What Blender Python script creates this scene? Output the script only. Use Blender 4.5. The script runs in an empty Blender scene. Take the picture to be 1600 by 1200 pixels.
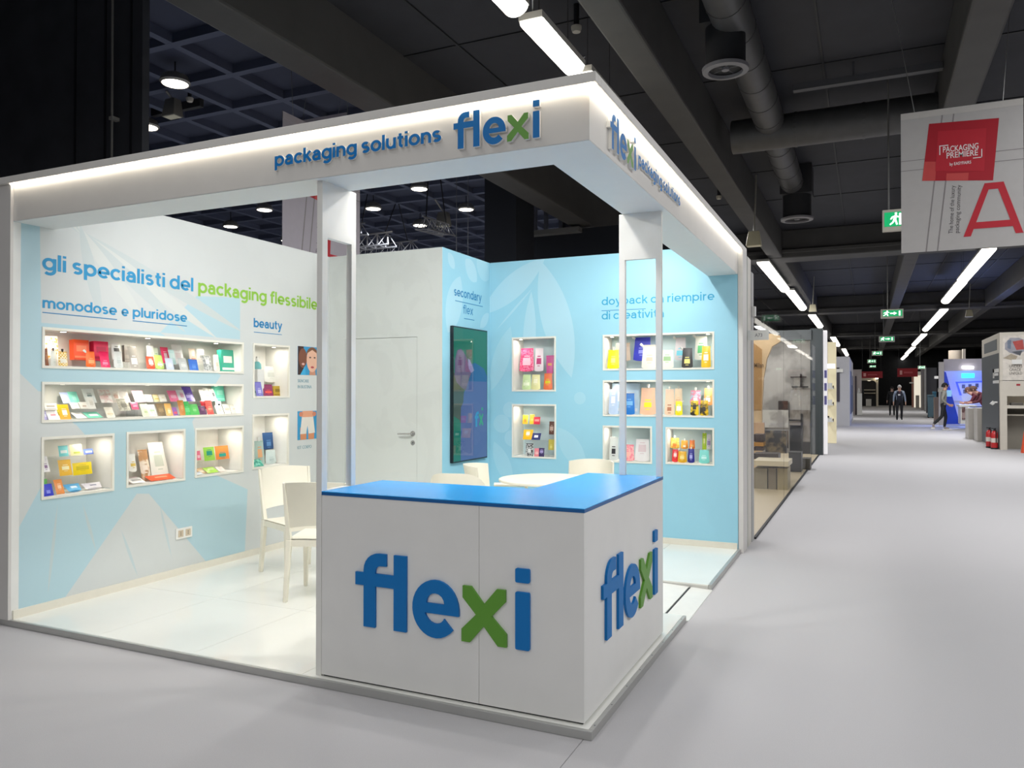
import bpy, bmesh, math, random
from mathutils import Vector, Matrix
random.seed(7)
PI = math.pi
sc = bpy.context.scene
COL = sc.collection

# ------------------------------------------------------------------ camera, world, exposure
CAM = (1.1822, -3.3788, 1.5666)
F_PX, YAW, PITCH, ROLL = 1213.76, 0.4293, 0.0097, -0.0005
cd = bpy.data.cameras.new('camera')
cam = bpy.data.objects.new('camera', cd)
COL.objects.link(cam)
cd.sensor_fit = 'HORIZONTAL'; cd.sensor_width = 36.0
cd.lens = 36.0 * F_PX / 1600.0
cd.clip_end = 400
cam.location = CAM
cam.rotation_euler = (PI/2 + PITCH, ROLL, YAW)
sc.camera = cam
vs = sc.view_settings
vs.view_transform = 'Standard'; vs.look = 'None'; vs.gamma = 1.0; vs.use_curve_mapping = False
vs.exposure = 0.0
w = bpy.data.worlds.new('world'); sc.world = w; w.use_nodes = True
w.node_tree.nodes['Background'].inputs[0].default_value = (0.75, 0.85, 1.0, 1)
w.node_tree.nodes['Background'].inputs[1].default_value = 0.03
sc.cycles.use_denoising = True
sc.cycles.max_bounces = 7
sc.cycles.diffuse_bounces = 4
sc.cycles.glossy_bounces = 4
sc.cycles.transparent_max_bounces = 12
sc.cycles.sample_clamp_indirect = 6.0

# ------------------------------------------------------------------ lights of the place
def area(x, y, z, sx, sy, power, col=(1, 1, 1), aim=None, shape='RECTANGLE', spread=PI):
    l = bpy.data.lights.new('lamp_light', 'AREA'); l.shape = shape; l.size = sx
    if shape == 'RECTANGLE': l.size_y = sy
    l.energy = power; l.color = col; l.spread = spread
    o = bpy.data.objects.new('lamp_light', l); COL.objects.link(o); o.location = (x, y, z)
    if aim: o.rotation_euler = (Vector(aim) - Vector((x, y, z))).to_track_quat('-Z', 'Y').to_euler()
    return o
WARM = (1.0, 0.975, 0.94); NEUT = (0.98, 0.985, 1.0); COOL = (0.90, 0.95, 1.0)
P_ARM, P_HALL = 9.6, 340
# lamps on short arms along the inside of the header, out of sight from the aisle, tipped towards the walls
for x, k in ((-3.1, 0.62), (-2.5, 0.85), (-1.85, 1.0), (-1.15, 1.0)):
    area(x, 0.46, 3.08, 0.10, 0.10, P_ARM*k, WARM, (x - 0.2, 0.46 + 1.9, 0.9), 'DISK', 2.7)
for y in (0.75, 1.55, 2.35, 3.1, 3.75):
    area(-0.46, y, 3.08, 0.10, 0.10, P_ARM, WARM, (-0.46 - 1.5, y + 0.55, 0.9), 'DISK', 2.7)
# the rows of ceiling lamps over the aisle and over the next hall
for y, p, q in ((-11.0, 200, 160), (-6.0, 108, 108), (0.0, 64, 195), (7.0, 135, 275), (16.0, 225, 330), (28.0, 260, 300), (44.0, 240, 240), (64.0, 260, 260)):
    area(-1.9, y, 5.25, 0.5, 4.0, p, NEUT)
    area(4.6, y, 5.25, 0.5, 4.0, q, NEUT)
for x, y in ((-10.0, 6.0), (-10.0, 14.0), (-14.0, 22.0)):
    area(x, y, 5.9, 2.0, 2.0, P_HALL, COOL)

# ------------------------------------------------------------------ helpers
def lin(h):
    h = h.lstrip('#'); r = []
    for i in (0, 2, 4):
        c = int(h[i:i+2], 16) / 255.0
        r.append(c / 12.92 if c <= 0.04045 else ((c + 0.055) / 1.055) ** 2.4)
    return (r[0], r[1], r[2], 1.0)

_M = {}
def mat(hx, rough=0.5, metal=0.0, spec=0.5, emit=0.0, trans=0.0, noise=0.02, nscale=12.0, bump=0.0, coat=0.0, alpha=1.0, hx2=None, pat=0.0, kind='noise', base=None):
    key = (hx, rough, metal, spec, emit, trans, noise, nscale, bump, coat, alpha, hx2, pat, kind, base)
    if key in _M: return _M[key]
    m = bpy.data.materials.new('material_' + hx.strip('#')); m.use_nodes = True
    nt = m.node_tree; b = nt.nodes['Principled BSDF']; L = nt.links
    c = lin(hx)
    b.inputs['Roughness'].default_value = rough; b.inputs['Metallic'].default_value = metal
    b.inputs['Specular IOR Level'].default_value = spec
    b.inputs['Transmission Weight'].default_value = trans
    b.inputs['Coat Weight'].default_value = coat
    b.inputs['Alpha'].default_value = alpha
    tc = nt.nodes.new('ShaderNodeTexCoord')
    if hx2:
        if kind == 'voronoi':
            t = nt.nodes.new('ShaderNodeTexVoronoi'); t.inputs['Scale'].default_value = pat; src = t.outputs['Distance']
        elif kind == 'checker':
            t = nt.nodes.new('ShaderNodeTexChecker'); t.inputs['Scale'].default_value = pat; src = t.outputs['Fac']
        else:
            t = nt.nodes.new('ShaderNodeTexNoise'); t.inputs['Scale'].default_value = pat; t.inputs['Detail'].default_value = 3; src = t.outputs['Fac']
        L.new(tc.outputs['Object'], t.inputs['Vector'])
        r = nt.nodes.new('ShaderNodeValToRGB'); r.color_ramp.elements[0].color = lin(hx2); r.color_ramp.elements[1].color = c
        r.color_ramp.elements[0].position = 0.42; r.color_ramp.elements[1].position = 0.55
        L.new(src, r.inputs[0]); L.new(r.outputs[0], b.inputs['Base Color'])
        if emit: L.new(r.outputs[0], b.inputs['Emission Color'])
    else:
        n = nt.nodes.new('ShaderNodeTexNoise'); n.inputs['Scale'].default_value = nscale; n.inputs['Detail'].default_value = 4
        L.new(tc.outputs['Object'], n.inputs['Vector'])
        r = nt.nodes.new('ShaderNodeValToRGB')
        r.color_ramp.elements[0].color = tuple(x * (1 - noise) for x in c[:3]) + (1,)
        r.color_ramp.elements[1].color = tuple(min(1, x * (1 + noise)) for x in c[:3]) + (1,)
        r.color_ramp.elements[0].position = 0.3; r.color_ramp.elements[1].position = 0.7
        L.new(n.outputs['Fac'], r.inputs[0]); L.new(r.outputs[0], b.inputs['Base Color'])
        if bump:
            bp = nt.nodes.new('ShaderNodeBump'); bp.inputs['Strength'].default_value = bump; bp.inputs['Distance'].default_value = 0.01
            L.new(n.outputs['Fac'], bp.inputs['Height']); L.new(bp.outputs[0], b.inputs['Normal'])
        b.inputs['Emission Color'].default_value = c
        if base: r.color_ramp.elements[0].color = r.color_ramp.elements[1].color = lin(base)
    b.inputs['Emission Strength'].default_value = emit
    _M[key] = m
    return m

class B:
    """collects geometry in world space for ONE mesh"""
    def __init__(s): s.v = []; s.f = []
    def add(s, vs_, fs):
        o = len(s.v); s.v += [tuple(p) for p in vs_]; s.f += [tuple(i + o for i in f) for f in fs]; return s
    def box(s, x0, x1, y0, y1, z0, z1):
        x0, x1 = sorted((x0, x1)); y0, y1 = sorted((y0, y1)); z0, z1 = sorted((z0, z1))
        return s.add([(x0,y0,z0),(x1,y0,z0),(x1,y1,z0),(x0,y1,z0),(x0,y0,z1),(x1,y0,z1),(x1,y1,z1),(x0,y1,z1)],
              [(0,3,2,1),(4,5,6,7),(0,1,5,4),(1,2,6,5),(2,3,7,6),(3,0,4,7)])
    def quad(s, a, b, c, d): return s.add([a, b, c, d], [(0, 1, 2, 3)])
    def prism(s, pts, d):
        """convex or concave planar loop pts (3D, counter-clockwise seen from the front) extruded by -d"""
        n = len(pts); d = Vector(d)
        bk = [tuple(Vector(p) - d) for p in pts]
        fs = [tuple(range(n)), tuple(range(2*n - 1, n - 1, -1))]
        fs += [(i, i + n, (i + 1) % n + n, (i + 1) % n) for i in range(n)]
        return s.add(list(pts) + bk, fs)
    def tube(s, a, b, r0, r1=None, n=10, caps=True):
        a = Vector(a); b = Vector(b); r1 = r0 if r1 is None else r1
        z = (b - a).normalized(); x = z.orthogonal().normalized(); y = z.cross(x)
        o = []
        for p, r in ((a, r0), (b, r1)):
            for i in range(n):
                t = 2*PI*i/n; o.append(p + x*(r*math.cos(t)) + y*(r*math.sin(t)))
        fs = [(i, (i+1) % n, (i+1) % n + n, i + n) for i in range(n)]
        if caps: fs += [tuple(range(n-1, -1, -1)), tuple(range(n, 2*n))]
        return s.add(o, fs)
    def lathe(s, prof, c, n=20, ax='z'):
        o = []; m = len(prof)
        for i in range(n):
            t = 2*PI*i/n
            for r, h in prof:
                if ax == 'z': o.append((c[0] + r*math.cos(t), c[1] + r*math.sin(t), c[2] + h))
                elif ax == 'y': o.append((c[0] + r*math.cos(t), c[1] + h, c[2] + r*math.sin(t)))
                else: o.append((c[0] + h, c[1] + r*math.cos(t), c[2] + r*math.sin(t)))
        fs = []
        for i in range(n):
            j = (i + 1) % n
            for k in range(m - 1): fs.append((i*m + k, j*m + k, j*m + k + 1, i*m + k + 1))
        return s.add(o, fs)
    def grid(s, fn, nu, nv):
        o = [fn(i / nu, j / nv) for j in range(nv + 1) for i in range(nu + 1)]
        fs = [(j*(nu+1)+i, j*(nu+1)+i+1, (j+1)*(nu+1)+i+1, (j+1)*(nu+1)+i) for j in range(nv) for i in range(nu)]
        return s.add(o, fs)
    def path(s, pts, r, n=8):
        for a, b in zip(pts, pts[1:]): s.tube(a, b, r, n=n)
        return s

def world_of(o):
    return o.matrix_basis.copy() if (o is not None and o.parent is None) else Matrix.Identity(4)

def setprop(o, label=None, cat=None, group=None, kind=None):
    if label: o['label'] = label
    if cat: o['category'] = cat
    if group: o['group'] = group
    if kind: o['kind'] = kind
    return o

def put(name, b, m, parent=None, bevel=0.0, smooth=False, label=None, cat=None, group=None, kind=None, seg=2, fix=False, merge=False):
    me = bpy.data.meshes.new(name)
    vsx = b.v
    base = Vector((0, 0, 0))
    if parent is None:
        lo = [min(p[i] for p in vsx) for i in range(3)]; hi = [max(p[i] for p in vsx) for i in range(3)]
        base = Vector(((lo[0]+hi[0])/2, (lo[1]+hi[1])/2, lo[2]))
        vsx = [tuple(Vector(p) - base) for p in vsx]
    me.from_pydata(vsx, [], b.f)
    if fix or merge:
        bm = bmesh.new(); bm.from_mesh(me)
        if merge: bmesh.ops.remove_doubles(bm, verts=bm.verts, dist=1e-5)
        bmesh.ops.recalc_face_normals(bm, faces=bm.faces); bm.to_mesh(me); bm.free()
    if isinstance(m, (list, tuple)):
        for q in m: me.materials.append(q)
    else: me.materials.append(m)
    if smooth:
        me.polygons.foreach_set('use_smooth', [True] * len(me.polygons))
        if smooth != 'all':
            me.set_sharp_from_angle(angle=math.radians(35))
    o = bpy.data.objects.new(name, me); COL.objects.link(o)
    if parent is None: o.location = base
    else:
        o.parent = parent; o.matrix_parent_inverse = world_of(parent).inverted()
    if bevel:
        bv = o.modifiers.new('bevel', 'BEVEL'); bv.width = bevel; bv.segments = seg; bv.limit_method = 'ANGLE'
    return setprop(o, label, cat, group, kind)

def empty(name, loc, label=None, cat=None, group=None, kind=None, rz=0.0):
    o = bpy.data.objects.new(name, None); COL.objects.link(o)
    o.location = loc; o.rotation_euler = (0, 0, rz); o.empty_display_size = 0.1
    o.matrix_basis  # basis is read through location and rotation
    return setprop(o, label, cat, group, kind)

def dup(root, loc, rz=None, label=None):
    r = root.copy(); COL.objects.link(r); r.location = loc
    if rz is not None: r.rotation_euler = (0, 0, rz)
    if label: r['label'] = label
    for ch in list(root.children):
        c = ch.copy(); COL.objects.link(c); c.parent = r; c.matrix_parent_inverse = ch.matrix_parent_inverse
        for g in ch.children:
            d = g.copy(); COL.objects.link(d); d.parent = c; d.matrix_parent_inverse = g.matrix_parent_inverse
    return r

def recess(name, b, m, parent=None, **k): return put(name, b, m, parent, fix=True, **k)

# pixel of the photograph -> the point where that sight line meets a plane of the place
_s, _c = math.sin(YAW), math.cos(YAW)
def ray(u, v):
    a, b_ = u - 800.0, v - 600.0
    cr, sr = math.cos(ROLL), math.sin(ROLL)
    a, b_ = cr*a + sr*b_, -sr*a + cr*b_
    x, y, z = a/F_PX, -b_/F_PX, 1.0
    sp, cp = math.sin(PITCH), math.cos(PITCH)
    y, z = y*cp + z*sp, z*cp - y*sp
    return (x*_c - z*_s, x*_s + z*_c, y)
def hit(u, v, ax, val):
    d = ray(u, v); t = (val - CAM[ax]) / d[ax]
    return Vector([CAM[i] + t*d[i] for i in range(3)])
def vpix(P):
    d = [P[i] - CAM[i] for i in range(3)]
    z = -d[0]*_s + d[1]*_c; y = d[2]
    sp, cp = math.sin(PITCH), math.cos(PITCH)
    return 600.0 - F_PX * (y*cp - z*sp) / (z*cp + y*sp)
def hY(u, v, Y): return hit(u, v, 1, Y)
def rectY(u0, v0, u1, v1, Y):
    a = hit(u0, v0, 1, Y); b = hit(u1, v1, 1, Y)
    return a.x, b.x, b.z, a.z          # x0, x1, z0, z1

# ------------------------------------------------------------------ lettering
def text_mesh(body, offset):
    cu = bpy.data.curves.new('lettering', 'FONT'); cu.body = body; cu.offset = offset; cu.resolution_u = 4
    o = bpy.data.objects.new('lettering', cu); COL.objects.link(o)
    dg = bpy.context.evaluated_depsgraph_get()
    me = bpy.data.meshes.new_from_object(o.evaluated_get(dg))
    vs_ = [tuple(v.co) for v in me.vertices]; fs = [tuple(p.vertices) for p in me.polygons]
    bpy.data.objects.remove(o); bpy.data.curves.remove(cu); bpy.data.meshes.remove(me)
    return vs_, fs

def islands(vs_, fs):
    par = list(range(len(vs_)))
    key = {}
    for i, p in enumerate(vs_):
        k = (round(p[0], 5), round(p[1], 5))
        if k in key: par[i] = key[k]
        else: key[k] = i
    def find(a):
        while par[a] != a: par[a] = par[par[a]]; a = par[a]
        return a
    for f in fs:
        r = find(f[0])
        for q in f[1:]: par[find(q)] = r
    g = {}
    for f in fs: g.setdefault(find(f[0]), []).append(f)
    parts = []
    for ff in g.values():
        xs = [vs_[i][0] for f in ff for i in f]
        parts.append([min(xs), max(xs), ff])
    parts.sort(key=lambda p: p[0])
    out = []
    for p in parts:       # the dot of an i joins its stem
        if out and p[0] < out[-1][1] - 0.3 * (p[1] - p[0]) and p[1] <= out[-1][1] + 0.3 * (p[1] - p[0]):
            out[-1][1] = max(out[-1][1], p[1]); out[-1][2] += p[2]
        else: out.append(p)
    return [p[2] for p in out]

def text(name, body, org, right, up, width, asc, m, parent, depth=0.002, offset=0.018, split=False, **k):
    """body printed from baseline point org along unit vector right, width wide, ascender asc high; stands depth proud"""
    vs_, fs = text_mesh(body, offset)
    x0 = min(p[0] for p in vs_); x1 = max(p[0] for p in vs_)
    kx = width / (x1 - x0); ky = asc / 0.73
    right = Vector(right); up = Vector(up); nrm = right.cross(up); org = Vector(org)
    res = []
    for ff in (islands(vs_, fs) if split else [fs]):
        b = B(); mp = {}
        bm = bmesh.new()
        for f in ff:
            for i in f:
                if i not in mp: mp[i] = bm.verts.new(org + right*((vs_[i][0] - x0)*kx) + up*(vs_[i][1]*ky) + nrm*depth)
            try: bm.faces.new([mp[i] for i in f])
            except ValueError: pass
        bmesh.ops.remove_doubles(bm, verts=bm.verts, dist=1e-6)
        bmesh.ops.recalc_face_normals(bm, faces=bm.faces)
        for f in bm.faces:
            if f.normal.dot(nrm) < 0: f.normal_flip()
        if depth > 0.0015:
            e = bmesh.ops.extrude_face_region(bm, geom=list(bm.faces))
            # the copy stays in front, the original goes to the wall
            nv = {g for g in e['geom'] if isinstance(g, bmesh.types.BMVert)}
            for v in bm.verts:
                if v not in nv: v.co -= nrm * (depth - 0.0003)
            bmesh.ops.recalc_face_normals(bm, faces=bm.faces)
        bm.verts.index_update()
        b.v = [tuple(v.co) for v in bm.verts]; b.f = [tuple(v.index for v in f.verts) for f in bm.faces]
        bm.free()
        res.append(put(name, b, m, parent, **k))
    return res

# lower-case alphabet drawn as strokes: centre lines in units of the x-height, then thickened
def _arc(cx, cy, rx, ry, a0, a1, n=None):
    n = n or max(3, int(abs(a1 - a0)/18))
    return [(cx + rx*math.cos(math.radians(a0 + (a1-a0)*i/n)), cy + ry*math.sin(math.radians(a0 + (a1-a0)*i/n))) for i in range(n + 1)]
def _glyphs():
    h = 0.1; O = _arc(0.47, 0.5, 0.37, 0.4, 0, 360, 24); g = {}
    AS = 1.38
    g['o'] = (0.94, [O])
    g['a'] = (0.84, [[(0.70, 0.0), (0.70, 0.56)] + _arc(0.42, 0.56, 0.28, 0.34, 0, 160), [(0.70, 0.55), (0.36, 0.55)] + _arc(0.34, 0.325, 0.225, 0.225, 90, 270) + [(0.40, 0.1)] + _arc(0.42, 0.36, 0.27, 0.26, 275, 350)])
    g['b'] = (0.96, [[(0.12, 0.0), (0.12, AS)], _arc(0.49, 0.5, 0.37, 0.4, 0, 360, 24)])
    g['d'] = (0.96, [[(0.84, 0.0), (0.84, AS)], O])
    g['p'] = (0.96, [[(0.12, -0.38), (0.12, 1.0)], _arc(0.49, 0.5, 0.37, 0.4, 0, 360, 24)])
    g['c'] = (0.84, [_arc(0.47, 0.5, 0.37, 0.4, 42, 318)])
    g['e'] = (0.92, [[(0.10, 0.47), (0.83, 0.47)] + _arc(0.47, 0.5, 0.37, 0.4, 2, 315)])
    g['f'] = (0.60, [[(0.28, 0.0), (0.28, 1.02)] + _arc(0.50, 1.04, 0.22, 0.25, 180, 90) + [(0.62, 1.29)], [(0.04, 0.90), (0.58, 0.90)]])
    g['g'] = (0.96, [O, [(0.84, 1.0), (0.84, 0.02)] + _arc(0.48, 0.02, 0.36, 0.34, 0, -140)])
    g['h'] = (0.88, [[(0.12, 0.0), (0.12, AS)], [(0.12, 0.45)] + _arc(0.44, 0.55, 0.32, 0.35, 180, 0) + [(0.76, 0.0)]])
    g['i'] = (0.26, [[(0.12, 0.0), (0.12, 1.0)], [(0.12, 1.18), (0.12, AS)]])
    g['k'] = (0.80, [[(0.12, 0.0), (0.12, AS)], [(0.70, 1.0), (0.16, 0.42)], [(0.34, 0.60), (0.74, 0.0)]])
    g['l'] = (0.26, [[(0.12, 0.0), (0.12, AS)]])
    g['m'] = (1.36, [[(0.12, 0.0), (0.12, 1.0)], [(0.12, 0.5)] + _arc(0.40, 0.6, 0.28, 0.30, 180, 0) + [(0.68, 0.0)], [(0.68, 0.5)] + _arc(0.96, 0.6, 0.28, 0.30, 180, 0) + [(1.24, 0.0)]])
    g['n'] = (0.88, [[(0.12, 0.0), (0.12, 1.0)], [(0.12, 0.45)] + _arc(0.44, 0.55, 0.32, 0.35, 180, 0) + [(0.76, 0.0)]])
    g['r'] = (0.54, [[(0.12, 0.0), (0.12, 1.0)], [(0.12, 0.5)] + _arc(0.44, 0.56, 0.32, 0.34, 180, 80)])
    g['s'] = (0.76, [_arc(0.37, 0.70, 0.245, 0.20, 35, 262) + _arc(0.37, 0.30, 0.265, 0.20, 82, -145)])
    g['t'] = (0.60, [[(0.28, 1.28), (0.28, 0.32)] + _arc(0.50, 0.32, 0.22, 0.22, 180, 275), [(0.04, 0.90), (0.56, 0.90)]])
    g['u'] = (0.88, [[(0.12, 1.0), (0.12, 0.44)] + _arc(0.44, 0.44, 0.32, 0.34, 180, 360) + [(0.76, 1.0)], [(0.76, 0.45), (0.76, 0.0)]])
    g['v'] = (0.80, [[(0.06, 1.0), (0.40, 0.08)], [(0.74, 1.0), (0.40, 0.08)]])
    g['x'] = (0.80, [[(0.08, 1.0), (0.72, 0.0)], [(0.72, 1.0), (0.08, 0.0)]])
    g['y'] = (0.82, [[(0.06, 1.0), (0.42, 0.08)], [(0.76, 1.0), (0.36, -0.10)] + _arc(0.18, -0.10, 0.18, 0.20, -10, -90) + [(0.08, -0.30)]])
    g['\u00e0'] = (0.84, g['a'][1] + [[(0.22, 1.38), (0.46, 1.14)]])
    g[' '] = (0.34, [])
    return g
GLY = _glyphs()
def ribbon(pts, hw):
    """outline quads of a thick line: list of (left, right) pairs"""
    pts = [p for i, p in enumerate(pts) if i == 0 or math.hypot(p[0]-pts[i-1][0], p[1]-pts[i-1][1]) > 1e-4]
    out = []; n = len(pts)
    closed = n > 3 and math.hypot(pts[0][0]-pts[-1][0], pts[0][1]-pts[-1][1]) < 1e-6
    for i, p in enumerate(pts):
        a = pts[i-1] if i > 0 else (pts[-2] if closed else None); c = pts[i+1] if i < n-1 else (pts[1] if closed else None)
        def nrm(q, r): l = math.hypot(r[0]-q[0], r[1]-q[1]) or 1e-9; return (-(r[1]-q[1])/l, (r[0]-q[0])/l)
        n1 = nrm(a, p) if a else None; n2 = nrm(p, c) if c else None
        if n1 and n2:
            mx, my = n1[0]+n2[0], n1[1]+n2[1]; l2 = (mx*mx + my*my)/2 or 1e-9
            k = min(1.6, 1/max(0.3, l2)); nn = (mx*k, my*k)
        else: nn = n1 or n2
        out.append(((p[0] + nn[0]*hw, p[1] + nn[1]*hw), (p[0] - nn[0]*hw, p[1] - nn[1]*hw)))
    return out
def words(name, body, org, right, up, width, xh, m, parent, depth=0.0015, weight=0.25, split=False, side=None, gap=0.10):
    """body set in the stroke alphabet from baseline point org, width wide, x-height xh"""
    right, up, org = Vector(right), Vector(up), Vector(org); nrm_ = right.cross(up)
    pen = 0.0; items = []
    for ch in body:
        adv, st = GLY[ch]
        if st: items.append((pen, st))
        pen += adv + (gap if ch != ' ' else 0.0)
    total = pen - gap; kx = width/total
    def q(p, d): return org + right*(p[0]*kx) + up*(p[1]*xh) + nrm_*d
    res = []; b = B(); fi = []
    for pen, st in items:
        for ip, pl in enumerate(st):
            ed = 0.00035*ip + 0.0001*(items.index((pen, st)) % 2)
            rb = ribbon([(x + pen, y) for x, y in pl], weight/2)
            o = len(b.v); n = len(rb)
            for l, r in rb: b.v += [tuple(q(l, depth + ed)), tuple(q(r, depth + ed)), tuple(q(l, 0.0002)), tuple(q(r, 0.0002))]
            for i in range(n - 1):
                k = o + 4*i
                b.f.append((k, k+1, k+5, k+4)); fi.append(0)
                if depth > 0.003: b.f += [(k+4, k+6, k+2, k), (k+1, k+3, k+7, k+5)]; fi += [1, 1]
            if depth > 0.003:
                b.f += [(o, o+2, o+3, o+1), (o+4*n-4, o+4*n-3, o+4*n-1, o+4*n-2)]; fi += [1, 1]
        if split:
            ob = put(name, b, [m, side or m], parent)
            ob.data.polygons.foreach_set('material_index', fi); res.append(ob); b = B(); fi = []
    if not split: res.append(put(name, b, [m, side or m], parent)); res[-1].data.polygons.foreach_set('material_index', fi)
    return res

def arc(cx, cy, r, a0, a1, n, ry=None):
    ry = r if ry is None else ry
    return [(cx + r*math.cos(math.radians(a0 + (a1 - a0)*i/n)), cy + ry*math.sin(math.radians(a0 + (a1 - a0)*i/n))) for i in range(n + 1)]
# the five-letter logo, in units of its height (bottom 0, top of l 1)
def rr(x0, y0, x1, y1, r=0.018):
    return arc(x1-r, y0+r, r, -90, 0, 2) + arc(x1-r, y1-r, r, 0, 90, 2) + arc(x0+r, y1-r, r, 90, 180, 2) + arc(x0+r, y0+r, r, 180, 270, 2)
FL = [(0.135, 0.0), (0.32, 0.0), (0.32, 0.555), (0.615, 0.555), (0.615, 0.0), (0.81, 0.0), (0.81, 1.0), (0.615, 1.0), (0.615, 0.727), (0.32, 0.727)] \
     + arc(0.40, 0.755, 0.08, 180, 90, 4) + [(0.495, 0.835), (0.495, 1.0)] + arc(0.37, 0.765, 0.235, 90, 180, 6) + [(0.135, 0.727), (0.0, 0.727), (0.0, 0.555), (0.135, 0.555)]
E_HOLE = [(1.115, 0.43), (1.385, 0.43)] + arc(1.25, 0.43, 0.135, 0, 180, 8, 0.135)[1:-1]
X_ = [(1.635, 0.0), (1.755, 0.0), (1.95, 0.225), (2.145, 0.0), (2.265, 0.0), (2.265, 0.16), (2.06, 0.36), (2.25, 0.56), (2.25, 0.71), (2.13, 0.71), (1.95, 0.50), (1.77, 0.71), (1.65, 0.71), (1.65, 0.56), (1.84, 0.36), (1.635, 0.16)]
I_ = rr(2.385, 0.0, 2.575, 0.71); I_DOT = rr(2.385, 0.825, 2.575, 1.0)
LOGO_W = 2.575
def glyph_e():
    # outer ring with the cut under the bar
    o = arc(1.25, 0.36, 0.345, 0, 325, 28, 0.375)
    # outer from the right end of the bar, counter-clockwise, to the tip of the lower lip
    o = [(1.595, 0.30), (1.595, 0.37)] + arc(1.25, 0.36, 0.345, 4, 318, 28, 0.375)
    i = [(1.375, 0.245)] + arc(1.25, 0.36, 0.165, 318, 200, 8, 0.19) + [(1.095, 0.30)]
    return o + i
def logo(org, right, up, h, w_, depth, mb, mg, parent, side=None):
    side = side or None
    right = Vector(right); up = Vector(up); n = right.cross(up); org = Vector(org)
    kx, ky = w_ / LOGO_W, h
    P = lambda p: org + right*(p[0]*kx) + up*(p[1]*ky) + n*depth
    def poly(loops, m, nm='letter'):
        bm = bmesh.new()
        for lp in loops[0]: 
            vsx = [bm.verts.new(P(p)) for p in lp]
            for i in range(len(vsx)): bm.edges.new((vsx[i], vsx[(i+1) % len(vsx)]))
        bmesh.ops.triangle_fill(bm, use_beauty=True, use_dissolve=False, edges=list(bm.edges), normal=n)
        for f in bm.faces:
            if f.normal.dot(n) < 0: f.normal_flip()
        e = bmesh.ops.extrude_face_region(bm, geom=list(bm.faces))
        nv = {g for g in e['geom'] if isinstance(g, bmesh.types.BMVert)}
        for v in bm.verts:
            if v not in nv: v.co -= n * depth * 0.98
        bmesh.ops.recalc_face_normals(bm, faces=bm.faces)
        bm.verts.index_update()
        b = B(); b.v = [tuple(v.co) for v in bm.verts]; b.f = [tuple(v.index for v in f.verts) for f in bm.faces]; bm.free()
        ob = put(nm, b, [m, side or m], parent)
        for p in ob.data.polygons: p.material_index = 0 if abs(p.normal.dot(n)) > 0.7 else 1
        return ob
    poly([[FL]], mb); poly([[glyph_e(), E_HOLE]], mb); poly([[X_]], mg); poly([[I_, I_DOT]], mb)

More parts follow.
